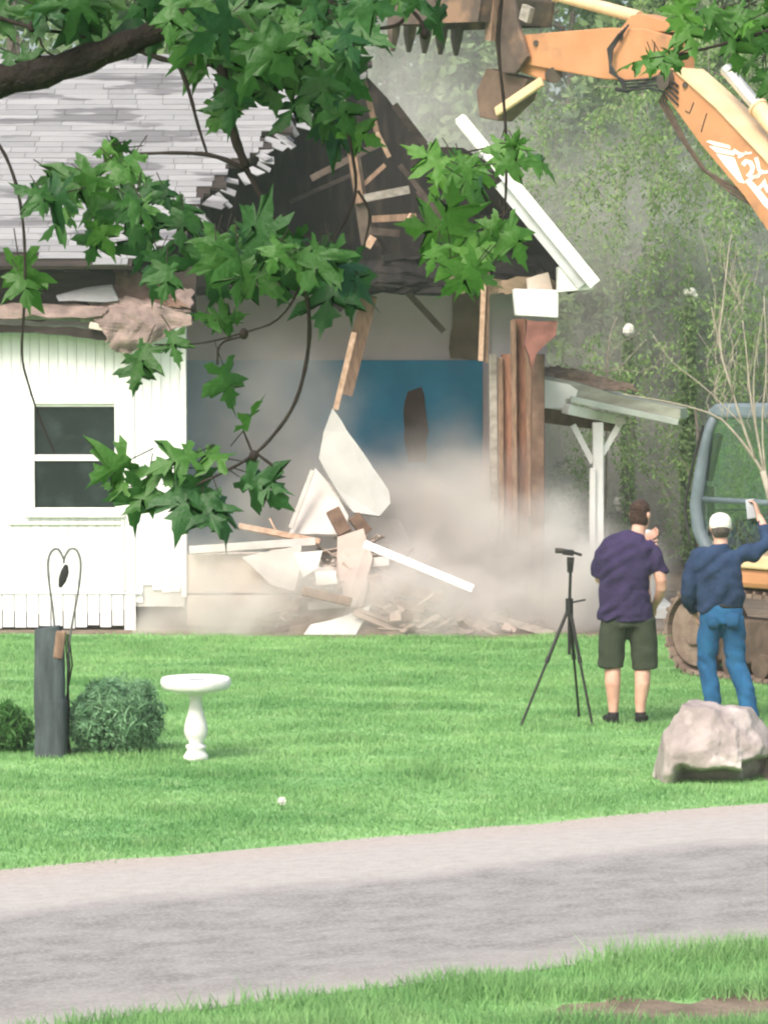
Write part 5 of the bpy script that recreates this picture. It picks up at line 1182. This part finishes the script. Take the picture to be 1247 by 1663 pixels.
k_ = len(VA); VP = np.array([tuple(v) for v in PET.v]); me.from_pydata((np.vstack([VA, VP]) - inv).tolist(), [], LF_ + [tuple(i + k_ for i in f) for f in PET.f]); TINT += [0] * len(VP); at = me.attributes.new('tint', 'FLOAT', 'POINT'); at.data.foreach_set('value', np.array(TINT, dtype=np.float32)); me.update()
lo_ = link('leaves', me, M['maple_leaf'], mt, True); me.materials.append(M['twig']); me.polygons.foreach_set('material_index', [0] * len(LF_) + [1] * len(PET.f))

# ------------------------------------------------------------------ dust and haze
def volume_box(name, x0, x1, y0, y1, z0, z1, m):
    o = MB().bb(x0, x1, y0, y1, z0, z1).build(name, m); return tag(o, kind='stuff')
def dust_material(blobs, step=.35):
    m = bpy.data.materials.new('dust'); m.use_nodes = True; t = m.node_tree; N = t.nodes; L = t.links
    N.remove(N['Principled BSDF']); v = N.new('ShaderNodeVolumePrincipled'); v.inputs['Color'].default_value = (.93, .90, .87, 1); v.inputs['Anisotropy'].default_value = .1
    tc = N.new('ShaderNodeTexCoord'); tot = None
    nw = N.new('ShaderNodeTexNoise'); nw.inputs['Scale'].default_value = .9; nw.inputs['Detail'].default_value = 3; L.new(tc.outputs['Object'], nw.inputs['Vector'])
    sb = N.new('ShaderNodeVectorMath'); sb.operation = 'SUBTRACT'; L.new(nw.outputs['Color'], sb.inputs[0]); sb.inputs[1].default_value = (.5, .5, .5)
    scl = N.new('ShaderNodeVectorMath'); scl.operation = 'SCALE'; L.new(sb.outputs[0], scl.inputs[0]); scl.inputs['Scale'].default_value = 2.1
    ad = N.new('ShaderNodeVectorMath'); ad.operation = 'ADD'; L.new(tc.outputs['Object'], ad.inputs[0]); L.new(scl.outputs[0], ad.inputs[1])
    for c, rad, A in blobs:
        s_ = N.new('ShaderNodeVectorMath'); s_.operation = 'SUBTRACT'; L.new(ad.outputs[0], s_.inputs[0]); s_.inputs[1].default_value = c
        d = N.new('ShaderNodeVectorMath'); d.operation = 'DIVIDE'; L.new(s_.outputs[0], d.inputs[0]); d.inputs[1].default_value = rad
        l = N.new('ShaderNodeVectorMath'); l.operation = 'LENGTH'; L.new(d.outputs[0], l.inputs[0])
        r_ = N.new('ShaderNodeMapRange'); r_.interpolation_type = 'SMOOTHSTEP'; r_.inputs[1].default_value = 1; r_.inputs[2].default_value = .1; r_.inputs[3].default_value = 0; r_.inputs[4].default_value = A
        L.new(l.outputs['Value'], r_.inputs[0])
        if tot is None: tot = r_.outputs[0]
        else:
            a = N.new('ShaderNodeMath'); a.operation = 'ADD'; L.new(tot, a.inputs[0]); L.new(r_.outputs[0], a.inputs[1]); tot = a.outputs[0]
    nz = N.new('ShaderNodeTexNoise'); nz.inputs['Scale'].default_value = 1.8; nz.inputs['Detail'].default_value = 4; L.new(ad.outputs[0], nz.inputs['Vector'])
    r_ = N.new('ShaderNodeMapRange'); r_.inputs[1].default_value = .32; r_.inputs[2].default_value = .66; r_.inputs[3].default_value = .35; r_.inputs[4].default_value = 1.5; L.new(nz.outputs[0], r_.inputs[0])
    a = N.new('ShaderNodeMath'); a.operation = 'MULTIPLY'; L.new(tot, a.inputs[0]); L.new(r_.outputs[0], a.inputs[1]); L.new(a.outputs[0], v.inputs['Density'])
    L.new(v.outputs[0], N['Material Output'].inputs['Volume']); m.cycles.volume_step_rate = step; return m
DB = []
for px, py, Y, rx, rz, ry, A in ((740, 880, 35.2, 230, 190, 1.4, 2.6), (640, 960, 34.2, 220, 130, 1.3, 2.4), (850, 920, 34.2, 200, 210, 1.5, 3.0), (390, 1010, 33.2, 260, 90, 1.0, 3.0), (700, 990, 33.2, 270, 95, .9, 2.4), (520, 830, 35.2, 260, 150, 1.1, 1.6), (940, 990, 33.8, 180, 130, 1.3, 2.0), (690, 770, 36.3, 260, 120, .8, .7), (400, 680, 35.6, 230, 260, 1.5, .9), (330, 930, 33.2, 140, 130, .7, 1.0), (430, 340, 35.6, 190, 130, 1.0, .5), (800, 420, 35.5, 200, 120, 1, .1)):
    c = W(px, py, Y); DB.append((tuple(c), (rx / F * Y, ry, rz / F * Y), A))
o = volume_box('dust_cloud', -2.6, 3.4, 32.5, 37.3, .01, 4.0, dust_material(DB)); tag(o, 'pale billowing dust cloud over the debris inside the torn gable', 'dust')
def haze_material(d):
    m = bpy.data.materials.new('haze'); m.use_nodes = True; t = m.node_tree; t.nodes.remove(t.nodes['Principled BSDF'])
    v = t.nodes.new('ShaderNodeVolumePrincipled'); v.inputs['Color'].default_value = (.90, .95, .93, 1); v.inputs['Density'].default_value = d
    t.links.new(v.outputs[0], t.nodes['Material Output'].inputs['Volume']); return m
DB = [(tuple(W(640, 250, 44.5)), (3.0, 1.9, 3.6), .34), (tuple(W(860, 420, 44.5)), (3.6, 1.9, 3.4), .22), (tuple(W(1000, 770, 42.4)), (3.4, 1.9, 2.2), .75), (tuple(W(1120, 430, 42.2)), (3, 1.9, 3), .30)]
o = volume_box('dust_drift', -4, 7.5, 40.5, 46.5, .01, 10, dust_material(DB, .8)); tag(o, 'thin grey dust drifting up behind the torn roof', 'dust')
volume_box('haze', -GEXT - 5, GEXT + 5, -66, GEXT + 5, -1, 18.5, haze_material(.0009))
